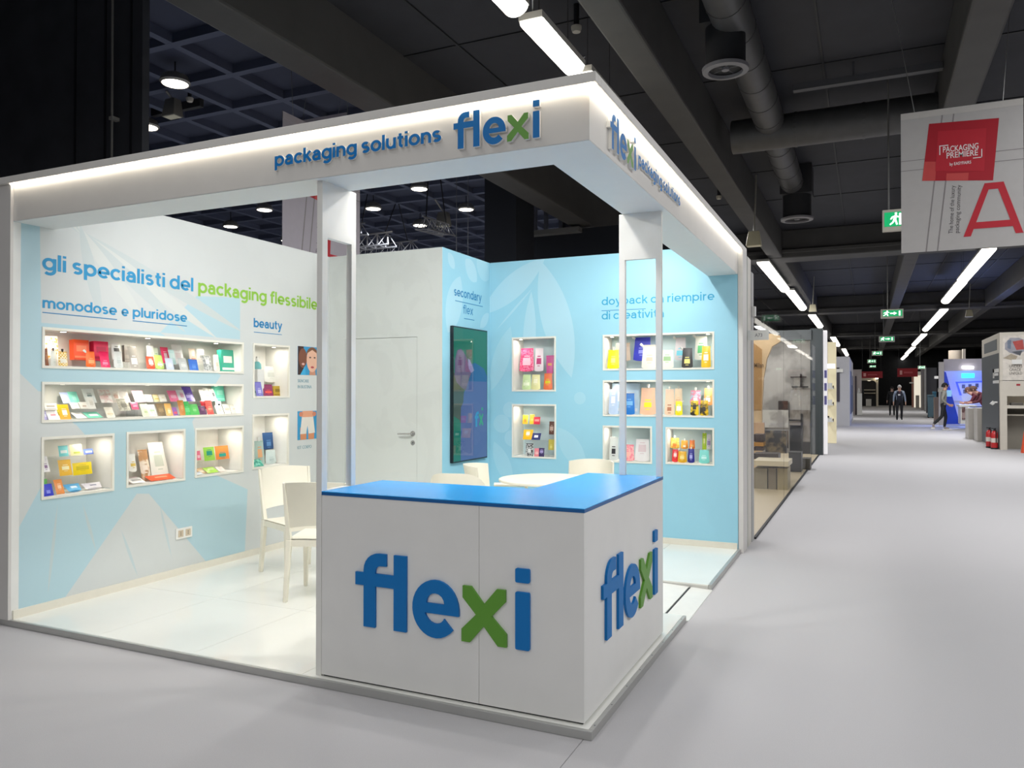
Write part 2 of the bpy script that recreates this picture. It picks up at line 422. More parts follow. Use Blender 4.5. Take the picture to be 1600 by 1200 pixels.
# ------------------------------------------------------------------ printed wall graphics: flat shapes in a procedural material
def print_mat(base, shapes, ia, rough=0.55, marble=0.0):
    """shapes: ('poly', [(a,z)..convex], hex) | ('lens', tip, tip, half width, hex) | ('disc', (a,z), r, hex); a runs along world axis ia"""
    m = bpy.data.materials.new('printed_wall'); m.use_nodes = True
    nt = m.node_tree; L = nt.links; b = nt.nodes['Principled BSDF']; b.inputs['Roughness'].default_value = rough
    g = nt.nodes.new('ShaderNodeNewGeometry'); sp = nt.nodes.new('ShaderNodeSeparateXYZ'); L.new(g.outputs['Position'], sp.inputs[0])
    A, Z = sp.outputs[ia], sp.outputs[2]
    def mth(op, x, y=None, z=None):
        n = nt.nodes.new('ShaderNodeMath'); n.operation = op
        for i, q in enumerate((x, y, z)):
            if q is None: continue
            if isinstance(q, (int, float)): n.inputs[i].default_value = q
            else: L.new(q, n.inputs[i])
        return n.outputs[0]
    def half(p, q):            # >0 to the left of p->q
        dx, dz = q[0]-p[0], q[1]-p[1]; l = math.hypot(dx, dz)
        return mth('ADD', mth('MULTIPLY', A, -dz/l), mth('MULTIPLY_ADD', Z, dx/l, (p[0]*dz - p[1]*dx)/l))
    def dist(c):
        return mth('SQRT', mth('ADD', mth('POWER', mth('ABSOLUTE', mth('SUBTRACT', A, c[0])), 2.0), mth('POWER', mth('ABSOLUTE', mth('SUBTRACT', Z, c[1])), 2.0)))
    n0 = nt.nodes.new('ShaderNodeTexNoise'); n0.inputs['Scale'].default_value = 1.6; n0.inputs['Detail'].default_value = 6; n0.inputs['Distortion'].default_value = 2.2 if marble else 0.0
    L.new(g.outputs['Position'], n0.inputs['Vector'])
    r0 = nt.nodes.new('ShaderNodeValToRGB'); cb = lin(base)
    r0.color_ramp.elements[0].color = tuple(x*(1 - 0.02 - marble) for x in cb[:3]) + (1,); r0.color_ramp.elements[1].color = cb
    r0.color_ramp.elements[0].position = 0.44; r0.color_ramp.elements[1].position = 0.5
    L.new(n0.outputs['Fac'], r0.inputs[0])
    col = r0.outputs[0]
    for s in shapes:
        if s[0] == 'poly':
            pts = list(s[1])
            ar = sum(pts[i][0]*pts[(i+1) % len(pts)][1] - pts[(i+1) % len(pts)][0]*pts[i][1] for i in range(len(pts)))
            if ar < 0: pts.reverse()
            d = None
            for i in range(len(pts)):
                h = half(pts[i], pts[(i+1) % len(pts)]); d = h if d is None else mth('MINIMUM', d, h)
        elif s[0] == 'disc': d = mth('SUBTRACT', s[2], dist(s[1]))
        else:
            p, q, wd = s[1], s[2], s[3]; c = math.hypot(q[0]-p[0], q[1]-p[1]); R = (c*c/4 + wd*wd)/(2*wd)
            mx, mz = (p[0]+q[0])/2, (p[1]+q[1])/2; nx, nz = -(q[1]-p[1])/c, (q[0]-p[0])/c
            d = mth('MINIMUM', mth('SUBTRACT', R, dist((mx + nx*(R-wd), mz + nz*(R-wd)))), mth('SUBTRACT', R, dist((mx - nx*(R-wd), mz - nz*(R-wd)))))
        mk = nt.nodes.new('ShaderNodeMapRange'); mk.inputs[1].default_value = -0.002; mk.inputs[2].default_value = 0.002
        L.new(d, mk.inputs[0])
        mx_ = nt.nodes.new('ShaderNodeMix'); mx_.data_type = 'RGBA'
        L.new(mk.outputs[0], mx_.inputs[0]); L.new(col, mx_.inputs[6]); mx_.inputs[7].default_value = lin(s[-1]); col = mx_.outputs[2]
    L.new(col, b.inputs['Base Color'])
    return m

# ------------------------------------------------------------------ shared materials
WHITE = mat('#E2E2DE', 0.45); WHITE2 = mat('#E8E7E1', 0.4); CREAM = mat('#E3DECF', 0.5)
FASCIA = mat('#D9D6D0', 0.5, noise=0.02, nscale=6); POSTM = mat('#CFCCC8', 0.5, noise=0.015, nscale=5); GREYPAN = mat('#E9E8E4', 0.45, noise=0.015, nscale=5)
ALU = mat('#B9B9B6', 0.38, metal=0.55); STEEL = mat('#B8B8B8', 0.25, metal=0.9)
PLAST = mat('#EAE5D4', 0.38, noise=0.01)
BLUE = mat('#0A74BC', 0.5, spec=0.3, noise=0.02); GREEN = mat('#5E9A2E', 0.45, noise=0.02)
TXT_B = mat('#2E93C4', 0.6); TXT_G = mat('#8CBF3F', 0.6); TXT_D = mat('#1F7FB5', 0.6)
LED = mat('#FFF6E6', 0.5, emit=9.0); LEDW = mat('#FFF8EC', 0.5, emit=7.0)
DARK = mat('#14161B', 0.6); DARK2 = mat('#25262A', 0.7, noise=0.15, nscale=3); SLAB = mat('#2B2C32', 0.8, noise=0.12, nscale=2)
BEAM = mat('#464544', 0.7, noise=0.1, nscale=2); BLACK = mat('#14161B', 0.85, noise=0.2, nscale=4)
DUCT = mat('#4A4A4B', 0.5, metal=0.3, noise=0.1, nscale=5)
ACRYL = mat('#DCE8E6', 0.04, noise=0.0, spec=0.5, alpha=0.07)
SCREW = mat('#77777A', 0.3, metal=0.8)
def ppx(u, v): p = hit(u, v, 0, -4.03); return (p.y, p.z)

# ------------------------------------------------------------------ hall floor: carpet laid in strips
fl = put('floor', B().box(-34, 16, -14, 112, -0.06, -0.004), mat('#8E8C8B', 0.95), kind='structure')
CARPET = mat('#BAB8B9', 0.93, noise=0.05, nscale=260, bump=0.12)
xs_ = hit(900, 1170, 2, 0).x
edges = [-34, xs_, 16]
for a, b_ in zip(edges, edges[1:]):
    put('carpet_strip', B().box(a + 0.002, b_ - 0.002, -14, 112, -0.004, 0.0), CARPET, fl)

# ------------------------------------------------------------------ hall ceiling, beams and walls
ce = put('ceiling', B().box(-5.0, 16, -14, 112, 6.3, 6.5), SLAB, kind='structure')
for i, y in enumerate([-6, -3, 0.5, 3.2, 5.9, 8.6, 11.3, 14.0, 16.7, 24, 29, 34, 44]):
    put('slab_joint', B().box(-4.8, 14, y, y + 0.03, 6.285, 6.302), DARK, ce)
for x in (-3.9, -2.75, 0.6, 3.7, 5.4, 7.4):
    put('slab_joint', B().box(x, x + 0.03, -12, 60, 6.28, 6.302), DARK, ce)
put('ceiling_upper', B().box(-34, -5.0, -14, 112, 7.13, 7.45), mat('#32374A', 0.8, noise=0.15, nscale=1), kind='structure')
cu_ = bpy.data.objects['ceiling_upper']
RIB = mat('#4C5266', 0.75)
nd = hit(363, 118, 2, 6.98); nd2 = hit(443, 157, 2, 6.98); nd3 = hit(363, 173, 2, 6.98)
DY, DX = nd2.y - nd.y, nd.x - nd3.x
for k in range(-3, 22):
    y = nd.y + k*DY
    put('coffer_rib', B().box(-34, -5.0, y - 0.07, y + 0.07, 6.98, 7.135), RIB, cu_)
for k in range(-2, 18):
    x = nd.x - k*DX
    if x < -5.2: put('coffer_rib', B().box(x - 0.07, x + 0.07, -8, 45, 6.982, 7.135), RIB, cu_)
put('wall_rear', B().box(-34, 16, -14.3, -14, 0, 7.4), mat('#3A3B3F', 0.8), kind='structure')
put('wall_far', B().box(-34, 16, 112, 112.3, 0, 7.4), BLACK, kind='structure')
put('wall_left_hall', B().box(-34.3, -34, -14, 112, 0, 7.4), BLACK, kind='structure')
put('wall_right_hall', B().box(16, 16.3, -14, 112, 0, 7.4), BLACK, kind='structure')

def beam(name, x0, x1, y0, y1, z0, z1, m=BEAM):
    return put(name, B().box(x0, x1, y0, y1, z0, z1), m, bevel=0.03, kind='structure')
for y0, y1 in ((-13, 20.6), (21.5, 38.2), (39.2, 56.0), (57, 110)):
    beam('ceiling_beam', -1.47, -1.08, y0, y1, 5.5, 6.3)
    beam('ceiling_beam', 2.15, 2.55, y0, y1, 5.5, 6.3)
    beam('ceiling_beam', 6.1, 6.5, y0, y1, 5.5, 6.3)
beam('ceiling_beam', -5.25, -4.75, -13, 110, 5.5, 7.3)
for y in (20.6, 38.2, 56.0, 74.0):
    beam('ceiling_crossbeam', -4.7, 15.9, y, y + 0.9, 5.48, 6.3)
    bt = B(); bt.box(-4.7, 15.9, y - 0.12, y, 5.62, 5.7)
    put('pipe_tray', bt, mat('#4A4947', 0.6), bpy.data.objects[sorted(o.name for o in bpy.data.objects if o.name.startswith('ceiling_crossbeam'))[-1]])

# black hall walls seen above the stand on the left and in the middle
bw = put('wall_drape', B().box(hY(0, 100, 3.2).x - 3, hY(222, 100, 3.2).x, 3.2, 3.3, 0, 6.98), mat('#3A3C42', 0.85, noise=0.2, nscale=2), kind='structure')
for u in (118, 165, 205):
    x = hY(u, 100, 3.2).x; put('drape_seam', B().box(x - 0.015, x + 0.015, 3.188, 3.2, 0.0, 6.97), DARK, bw)
x = hY(175, 100, 3.12).x
pb = B(); pb.tube((x, 3.12, 0), (x, 3.12, 6.96), 0.014)
pp = put('conduit_pipe', pb, mat('#7C7A76', 0.5), label='thin pale vertical conduit running up the black drape wall at left', cat='pipe')
for z in (3.72, 4.85):
    put('pipe_clip', B().box(x - 0.032, x + 0.032, 3.10, 3.199, z, z + 0.04), mat('#9A9893', 0.5), pp)
x0, x1, _, _ = rectY(757, 300, 806, 400, 12.0)
put('wall_column', B().box(x0, x1, 12.0, 13.0, 0, 7.2), mat('#1C1F28', 0.8), kind='structure')
x2 = hY(1000, 400, 14).x
x3 = hY(806, 370, 14).x; zt = hY(850, 362, 14).z
mz = put('wall_mezzanine', B().box(x0 - 0.2, x2 + 1, 14, 14.3, 0, zt), mat('#191D27', 0.85), kind='structure')
put('ledge', B().box(hY(793, 366, 13.8).x, hY(905, 352, 13.8).x, 13.75, 14.0, zt - 0.11, zt), mat('#6A6A6A', 0.6), mz)
gl = B(); gl.box(x3, x2 + 1, 17, 17.1, zt, 7.2)
wg = put('window_1', gl, mat('#2A2C36', 0.35, hx2='#1B1D26', pat=1.5), kind='structure')
for u in (806, 818, 836, 853, 876):
    xx = hY(u, 340, 16.95).x; put('mullion', B().box(xx - 0.05, xx + 0.05, 16.9, 17.0, zt, 7.1), mat('#4A4C55', 0.5), wg)
put('transom', B().box(x3, hY(826, 300, 16.9).x, 16.88, 16.95, hY(810, 311, 16.9).z, hY(810, 308, 16.9).z), mat('#7A7C84', 0.5), wg)

# ------------------------------------------------------------------ stand platform
PF = 0.0405
FLOORM = mat('#EDEDE6', 0.16, noise=0.03, nscale=1.5, coat=0.3)
pl = put('floor_platform', B().box(-4.03, -0.62, -0.03, 4.6, 0.001, 0.03).box(-0.62, 0.03, -0.03, 1.94, 0.001, 0.03).box(-0.62, 0.03, 2.86, 4.6, 0.001, 0.03), mat('#C9C8C2', 0.5), kind='structure')
xc = [-4.03, -3.2, -2.4, -1.6, -0.62, 0.032]; yc = [-0.032, 0.95, 1.94, 2.86, 4.39]
for i in range(5):
    for j in range(4):
        if i == 4 and j == 2: continue
        put('floor_panel', B().box(xc[i] + 0.0012, xc[i+1] - 0.0012, yc[j] + 0.0012, yc[j+1] - 0.0012, 0.03, PF), FLOORM, pl)
# edge profile with screws
for nm, bx in (('edge_profile', (-4.46, 0.054, -0.054, -0.032)), ('edge_profile', (0.032, 0.054, -0.032, 1.94)), ('edge_profile', (0.032, 0.058, 2.86, 4.7))):
    put('edge_profile', B().box(bx[0], bx[1], bx[2], bx[3], 0.001, PF + 0.001), ALU, pl, bevel=0.002)
for k in range(8):
    for x, y in ((0.043, 0.02 + 0.26*k), ):
        if y < 1.9: put('screw', B().lathe([(0, 0.0012), (0.004, 0.001), (0.0045, 0)], (x, y, PF + 0.001), 8), SCREW, pl)
# entrance ramp: three planks with dark slots, falling to the carpet
RAMP = mat('#E6E6E0', 0.35)
rx = [(-0.62, -0.345), (-0.33, -0.118), (-0.10, 0.066)]
for a, b_ in rx:
    za = 0.034 - 0.030*(a + 0.62)/0.69; zb = 0.034 - 0.030*(b_ + 0.62)/0.69
    b = B(); b.add([(a, 1.945, 0), (b_, 1.945, 0), (b_, 2.855, 0), (a, 2.855, 0), (a, 1.945, za), (b_, 1.945, zb), (b_, 2.855, zb), (a, 2.855, za)],
                   [(0,3,2,1),(4,5,6,7),(0,1,5,4),(1,2,6,5),(2,3,7,6),(3,0,4,7)])
    put('ramp_plank', b, RAMP, pl)
for a, b_ in ((-0.345, -0.33), (-0.118, -0.10)):
    put('ramp_slot', B().box(a, b_, 1.95, 2.85, 0.0, 0.006), DARK, pl)

# ------------------------------------------------------------------ stand walls with display niches
NL = [(0.163, 2.078, 1.728, 2.015), (0.163, 2.078, 1.347, 1.633), (0.163, 0.736, 0.812, 1.248), (0.843, 1.412, 0.820, 1.252), (1.515, 2.081, 0.828, 1.253),
      (2.200, 2.703, 1.505, 2.018), (2.195, 2.697, 0.838, 1.352)]
NB = [(-2.372, -1.854, 1.568, 2.160), (-2.372, -1.852, 0.844, 1.430), (-1.329, -0.186, 1.786, 2.158), (-1.329, -0.187, 1.311, 1.685), (-1.330, -0.808, 0.833, 1.214), (-0.670, -0.188, 0.838, 1.210)]
XL, YB, XT, YW = -4.03, 4.386, -2.646, 3.324
ND = 0.30
B_ = '#B3D0D8'; G_ = '#CFD3D1'
def P(*pts): return [ppx(*p) for p in pts]
left_shapes = [('poly', P((12,345),(62,352),(66,612),(60,612),(12,565)), B_), ('poly', P((64,505),(250,520),(345,587),(300,660),(117,664),(64,612)), B_),
    ('poly', P((295,474),(307,463),(375,466),(375,531),(250,520)), B_), ('poly', P((12,822),(65,760),(117,664),(214,772),(100,937),(12,975)), B_),
    ('poly', P((117,662),(300,658),(320,740),(232,772),(214,772)), B_), ('poly', P((232,771),(320,735),(387,765),(382,880),(335,893)), B_)]
for k, (u, v) in enumerate(((380,520),(340,530),(290,520),(230,510),(160,505))):
    left_shapes.append(('lens', ppx(100 + 6*k, 348), ppx(u, v), 0.05, '#D3D7D3' if k % 2 else '#C6CFCE'))
for a, b_ in (((130,790),(150,860)), ((190,830),(215,900)), ((250,790),(268,870)), ((90,790),(75,930))):
    left_shapes.append(('lens', ppx(*a), ppx(*b_), 0.012, '#BFCED0'))
MATL = print_mat(G_, left_shapes, 1)
def pb_(u, v): p = hit(u, v, 1, YB); return (p.x, p.z)
def pt_(u, v): p = hit(u, v, 0, XT); return (p.y, p.z)
BB = '#97CDE0'; LB = '#ABD5E4'; LC = '#A3D2E2'
back_shapes = [('lens', pb_(852,402), pb_(752,492), 0.13, LB), ('lens', pb_(845,408), pb_(893,590), 0.17, LB), ('lens', pb_(830,455), pb_(824,600), 0.075, LB), ('lens', pb_(832,450), pb_(776,515), 0.012, LB),
    ('lens', pb_(798,510), pb_(768,610), 0.10, LC), ('disc', pb_(906,622), 0.065, LC), ('disc', pb_(784,662), 0.10, LC), ('disc', pb_(797,640), 0.085, LC), ('disc', pb_(800,685), 0.09, LC), ('lens', pb_(872,668), pb_(915,735), 0.11, LC), ('lens', pb_(772,690), pb_(800,760), 0.09, LC)]
MATB = print_mat(BB, back_shapes, 0)
tv_shapes = [('lens', pt_(727,405), pt_(745,440), 0.10, LB), ('lens', pt_(719,432), pt_(700,520), 0.16, LB), ('lens', pt_(745,405), pt_(764,436), 0.12, LC), ('lens', pt_(700,395), pt_(710,420), 0.06, LB), ('lens', pt_(764,490), pt_(750,512), 0.06, LB)]
MATT = print_mat(BB, tv_shapes, 1)
MATW = print_mat('#CDD2CE', [], 0, marble=0.012)

def wall_holes(axis, plane, a0, a1, z0, z1, holes, back):
    """wall slab with rectangular openings; axis 'y': runs along Y and faces +X; axis 'x': runs along X and faces -Y"""
    b = B()
    ac = sorted({a0, a1} | {h[0] for h in holes} | {h[1] for h in holes}); zc = sorted({z0, z1} | {h[2] for h in holes} | {h[3] for h in holes})
    for i in range(len(ac) - 1):
        for j in range(len(zc) - 1):
            am, zm = (ac[i] + ac[i+1])/2, (zc[j] + zc[j+1])/2
            if any(h[0] < am < h[1] and h[2] < zm < h[3] for h in holes): continue
            if axis == 'y': b.box(back, plane, ac[i], ac[i+1], zc[j], zc[j+1])
            else: b.box(ac[i], ac[i+1], plane, back, zc[j], zc[j+1])
    return b
FRAME = mat('#E9E6DA', 0.4); LINER = mat('#F0EFE9', 0.5)
LINERB = mat('#D0E6EC', 0.5)
def niche(wall, axis, plane, h, lamp_at):
    a0, a1, z0, z1 = h; e = 0.006; t = 0.018; p = 0.007
    bx = (lambda b, a, c, n0, n1, d, f: b.box(plane + n0, plane + n1, a, c, d, f)) if axis == 'y' else (lambda b, a, c, n0, n1, d, f: b.box(a, c, plane - n1, plane - n0, d, f))
    f = B()
    bx(f, a0, a1, -0.01, p, z1 - t, z1); bx(f, a0, a1, -0.01, p, z0, z0 + t); bx(f, a0, a0 + t, -0.01, p, z0 + t, z1 - t); bx(f, a1 - t, a1, -0.01, p, z0 + t, z1 - t)
    fr = put('niche_frame', f, FRAME, wall)
    l = B()
    bk = B(); bx(bk, a0, a1, -ND - 0.01, -ND, z0, z1); put('niche_back', bk, LINERB if axis == 'x' else LINER, wall)
    bx(l, a0, a1, -ND, -0.011, z1 - e, z1 - 0.0005); bx(l, a0, a1, -ND, -0.011, z0 + 0.0005, z0 + t - 0.004)
    bx(l, a0 + 0.0005, a0 + e, -ND, -0.011, z0 + t, z1 - e); bx(l, a1 - e, a1 - 0.0005, -ND, -0.011, z0 + t, z1 - e)
    ln = put('niche_liner', l, LINER, wall)
    for q in lamp_at:
        a = a0 + q*(a1 - a0)
        c = (plane - 0.10, a, z1 - e) if axis == 'y' else (a, plane + 0.10, z1 - e)
        pk = put('niche_spotlight', B().lathe([(0.0, -0.012), (0.024, -0.012), (0.026, -0.004), (0.026, 0.0)], c, 14), STEEL, wall)
        put('lamp_lens', B().lathe([(0.0, -0.0135), (0.019, -0.0135)], c, 12), mat('#FFF4DC', 0.4, emit=14.0), pk)
        area(c[0], c[1], c[2] - 0.02, 0.04, 0.04, 0.46 + 0.18*(a1 - a0), (1.0, 0.93, 0.80), (c[0], c[1], c[2] - 1), 'DISK')
    return ln
wl = put('wall_left', wall_holes('y', XL, -0.04, YW + 0.1, 0.031, 3.0, NL, -4.45), MATL, kind='structure', fix=False)
for i, h in enumerate(NL): niche(wl, 'y', XL, h, (0.88, 0.5, 0.12) if h[1] - h[0] > 1 else (0.78,))
put('outer_panel', B().box(-4.462, -4.4505, -0.04, YW + 0.1, 0.001, 3.0), WHITE, wl)
wb = put('wall_back', wall_holes('x', YB, XT, 0.036, 0.031, 3.0, NB, 4.76), MATB, kind='structure')
for i, h in enumerate(NB): niche(wb, 'x', YB, h, (0.06, 0.5, 0.93) if h[1] - h[0] > 1 else (0.12,))
wt = put('wall_inner', B().box(XT - 0.1, XT, YW + 0.0015, YB + 0.3, 0.031, 3.0), MATT, kind='structure')
DH = (-3.815, -2.934, 0.031, 2.118)
ww = put('wall_middle', wall_holes('x', YW, XL + 0.001, XT - 0.0006, 0.031, 2.999, [DH], YW + 0.06), MATW, kind='structure')
# hidden door in the white wall
dr = put('door_1', B().box(DH[0] + 0.003, DH[1] - 0.003, YW + 0.002, YW + 0.045, PF + 0.005, DH[3] - 0.004), MATW, kind='structure')
hb = B(); hz = 1.142; hb.lathe([(0, -0.008), (0.027, -0.008), (0.027, 0)], (-2.985, YW + 0.002, hz), 18, 'y')
hb.tube((-2.985, YW, hz), (-2.985, YW - 0.05, hz), 0.009); hb.tube((-2.98, YW - 0.05, hz), (-3.13, YW - 0.052, hz - 0.003), 0.010, 0.008)
put('door_handle', hb, STEEL, dr, smooth=True)
kb = B(); kb.lathe([(0.008, -0.006), (0.024, -0.006), (0.024, 0)], (-2.985, YW + 0.002, 1.05), 18, 'y')
kh = put('keyhole_rosette', kb, STEEL, dr); put('keyhole', B().box(-2.990, -2.980, YW - 0.001, YW + 0.001, 1.04, 1.06), DARK, dr)
# baseboards
BBH = PF + 0.058
put('baseboard_left', B().box(XL, XL + 0.012, -0.03, YW, PF, BBH), CREAM, kind='structure')
put('baseboard_middle', B().box(XL + 0.012, DH[0], YW - 0.012, YW, PF, BBH).box(DH[1], XT, YW - 0.012, YW, PF, BBH), CREAM, kind='structure')
put('baseboard_inner', B().box(XT, XT + 0.012, YW - 0.012, YB, PF, BBH), CREAM, kind='structure')
put('baseboard_back', B().box(XT + 0.012, 0.03, YB - 0.012, YB, PF, BBH), CREAM, kind='structure')

# lettering on the walls
RY, UP, RXV = (0, 1, 0), (0, 0, 1), (1, 0, 0)
def wl_text(body, y0, y1, z, xh, m): words('lettering', body, (XL, y0, z), RY, UP, y1 - y0, xh, m, wl)
def line(b0, w_, m): put('underline', b0, m, w_)
wl_text('gli specialisti del', 0.164, 1.494, 2.415, 0.084, TXT_B)
wl_text('packaging flessibile', 1.545, 3.126, 2.415, 0.084, TXT_G)
wl_text('monodose', 0.166, 0.752, 2.147, 0.056, TXT_B); wl_text('e', 0.795, 0.855, 2.147, 0.056, TXT_B); wl_text('pluridose', 0.895, 1.424, 2.150, 0.056, TXT_B)
line(B().box(XL, XL + 0.0016, 0.166, 0.756, 2.112, 2.118), wl, TXT_D); line(B().box(XL, XL + 0.0016, 0.895, 1.427, 2.114, 2.120), wl, TXT_D)
wl_text('beauty', 2.208, 2.592, 2.168, 0.062, TXT_D); line(B().box(XL, XL + 0.0016, 2.212, 2.592, 2.118, 2.124), wl, TXT_D)
SMALL = mat('#7FA3AE', 0.7)
text('lettering', 'SKINCARE', (XL, 2.828, 1.658), RY, UP, 0.17, 0.034, SMALL, wl, offset=0.0)
text('lettering', 'IN BUSTINA', (XL, 2.828, 1.598), RY, UP, 0.215, 0.034, SMALL, wl, offset=0.0)
text('lettering', 'KIT CORPO', (XL, 2.828, 0.985), RY, UP, 0.215, 0.034, SMALL, wl, offset=0.0)
words('lettering', 'secondary', (XT, 3.562, 2.545), RY, UP, 0.615, 0.068, TXT_D, wt, weight=0.2)
words('lettering', 'flex', (XT, 3.755, 2.380), RY, UP, 0.225, 0.068, TXT_D, wt, weight=0.17)
line(B().box(XT, XT + 0.0016, 3.59, 4.212, 2.492, 2.499), wt, TXT_D); line(B().box(XT, XT + 0.0016, 3.782, 4.012, 2.326, 2.333), wt, TXT_D)
TXT_E = mat('#2F9CC4', 0.6)
words('lettering', 'doypack da riempire', (-1.342, YB, 2.468), RXV, UP, 1.157, 0.062, TXT_E, wb, weight=0.18)
words('lettering', 'di creativit\u00e0', (-1.342, YB, 2.318), RXV, UP, 0.66, 0.062, TXT_E, wb, weight=0.18)
line(B().box(-1.342, -0.872, YB - 0.0016, YB, 2.408, 2.414), wb, TXT_D)

# ------------------------------------------------------------------ header with logo, light strip and soffit
ZS, ZL, ZT = 2.711, 2.9545, 3.0
RD, DL = 0.0388, 0.0836
hd = empty('header_fascia', (-2.0, 0.0, ZS), 'white L-shaped header beam with raised lettering and a glowing light strip', 'header')
put('lip', B().box(-4.46, DL, -DL, -0.041, ZL, ZT).box(XL + 0.001, DL, -0.041, 0.0, ZL, ZT), FASCIA, hd, bevel=0.003)
put('lip', B().box(0.0, DL, 0.0, 4.385, ZL, ZT).box(0.037, DL, 4.385, 4.68, ZL, ZT), FASCIA, hd, bevel=0.003)
put('fascia_board', B().box(XL + 0.001, RD, -RD, -RD + 0.02, ZS, ZL), FASCIA, hd)
put('fascia_board', B().box(RD - 0.02, RD, -RD + 0.02, 4.385, ZS, ZL), FASCIA, hd)
SOF = mat('#DCDFDE', 0.5, noise=0.01)
SI = 0.248
put('soffit', B().box(XL + 0.001, RD - 0.002, -RD + 0.002, SI, ZS - 0.004, ZS + 0.012), SOF, hd)
put('soffit', B().box(-SI, RD - 0.002, SI, YB - 0.001, ZS - 0.004, ZS + 0.012), SOF, hd)
put('inner_board', B().box(XL + 0.001, -SI, SI - 0.018, SI, ZS + 0.012, ZT - 0.001), SOF, hd)
put('inner_board', B().box(-SI, -SI + 0.018, SI, YB - 0.001, ZS + 0.012, ZT - 0.001), SOF, hd)
put('led_strip', B().box(XL + 0.005, RD + 0.03, -RD - 0.030, -RD - 0.006, ZL - 0.006, ZL - 0.0005), LED, hd)
put('led_strip', B().box(RD + 0.006, RD + 0.030, -RD - 0.03, 4.395, ZL - 0.006, ZL - 0.0005), LED, hd)
logo((-0.653, -RD, 2.747), (1, 0, 0), UP, 0.176, 0.455, 0.020, BLUE, GREEN, hd, WHITE)
words('letter', 'packaging solutions', (-1.776, -RD, 2.802), RXV, UP, 1.05, 0.056, BLUE, hd, depth=0.012, weight=0.26, split=True, side=WHITE)
logo((RD, 0.214, 2.747), (0, 1, 0), UP, 0.176, 0.455, 0.020, BLUE, GREEN, hd, WHITE)
words('letter', 'packaging solutions', (RD, 0.745, 2.802), RY, UP, 1.04, 0.056, BLUE, hd, depth=0.012, weight=0.26, split=True, side=WHITE)

put('end_post', B().box(-4.46, XL + 0.002, -0.060, -0.0405, PF + 0.001, ZL - 0.001), POSTM, label='tall pale grey end post at the front of the niche wall', cat='post')
ps = put('end_post', B().box(0.0375, DL, 4.40, 4.68, 0.0, ZL - 0.001), POSTM, label='tall pale grey end post beside the blue wall, along the aisle', cat='post')

# two pillars: flat panels with a tall window cut through
def portal(axis, label):
    if axis == 'y':   # panel in a plane X = const
        x0, x1, y0, y1, o0, o1, ot = -1.526, -1.4905, 0.0, 0.303, 0.045, 0.262, 2.405
        b = lambda a, c, z0, z1: B().box(x0, x1, a, c, z0, z1)
        loc = (-1.508, 0.15, PF)
    else:
        y0_, y1_, y0, y1, o0, o1, ot = 1.455, 1.49, -0.272, 0.003, -0.234, -0.033, 2.412
        b = lambda a, c, z0, z1: B().box(a, c, y0_, y1_, z0, z1)
        loc = (-0.135, 1.47, PF)
    r = empty('portal_pillar', loc, label, 'pillar', 'window pillars of the counter')
    zb = 1.031
    lo = PF if axis == 'y' else 1.031
    put('stile', b(y0, o0, lo, ZS - 0.004), WHITE2, r); put('stile', b(o1, y1, lo, ZS - 0.004), WHITE2, r)
    put('head_panel', b(o0, o1, ot, ZS - 0.004), WHITE2, r)
    if axis == 'y': put('lower_panel', b(o0, o1, lo, zb), WHITE2, r)
    return r
portal('y', 'white pillar with a tall window at the left end of the counter')
portal('x', 'white pillar with a tall window standing on the right arm of the counter')

# ------------------------------------------------------------------ L-shaped counter
ct = empty('reception_counter', (-0.7, 0.7, PF), 'pale grey L-shaped reception counter with a bright blue top', 'counter')
CT = 1.030; PT = CT - 0.020; CB = PF + 0.009
put('front_panel', B().box(-1.489, -0.5415, 0.0, 0.018, CB, PT), GREYPAN, ct, bevel=0.0012)
put('front_panel', B().box(-0.5400, -0.0005, 0.0, 0.018, CB, PT), GREYPAN, ct, bevel=0.0012)
put('side_panel', B().box(-0.018, 0.0, 0.018, 1.5, CB, PT), GREYPAN, ct, bevel=0.0012)
put('end_panel', B().box(-0.5, -0.018, 1.482, 1.5, CB, PT), GREYPAN, ct)
put('inner_panel', B().box(-1.489, -0.5, 0.55, 0.568, CB, PT).box(-0.518, -0.5, 0.568, 1.482, CB, PT).box(-1.489, -1.471, 0.018, 0.55, CB, PT), GREYPAN, ct)
put('plinth', B().box(-1.48, -0.01, 0.01, 0.56, PF, CB).box(-0.51, -0.01, 0.56, 1.49, PF, CB), DARK, ct)
TOPM = mat('#129FEF', 0.25, noise=0.02, nscale=2)
TOPE = mat('#0B5C9C', 0.4)
tb = B(); lp = [(-1.4895, -0.002), (0.002, -0.002), (0.002, 1.502), (-0.5, 1.502), (-0.5, 0.575), (-1.4895, 0.575)]
tb.prism([(x, y, CT) for x, y in lp], (0, 0, 0.004)); put('worktop', tb, TOPM, ct)
tb = B(); tb.prism([(x, y, CT - 0.004) for x, y in lp], (0, 0, 0.016)); put('worktop_edge', tb, TOPE, ct)
logo((-1.26, 0.0, 0.345), (1, 0, 0), UP, 0.384, 0.992, 0.014, BLUE, GREEN, ct)
logo((0.0, 0.243, 0.342), (0, 1, 0), UP, 0.384, 1.073, 0.014, BLUE, GREEN, ct)

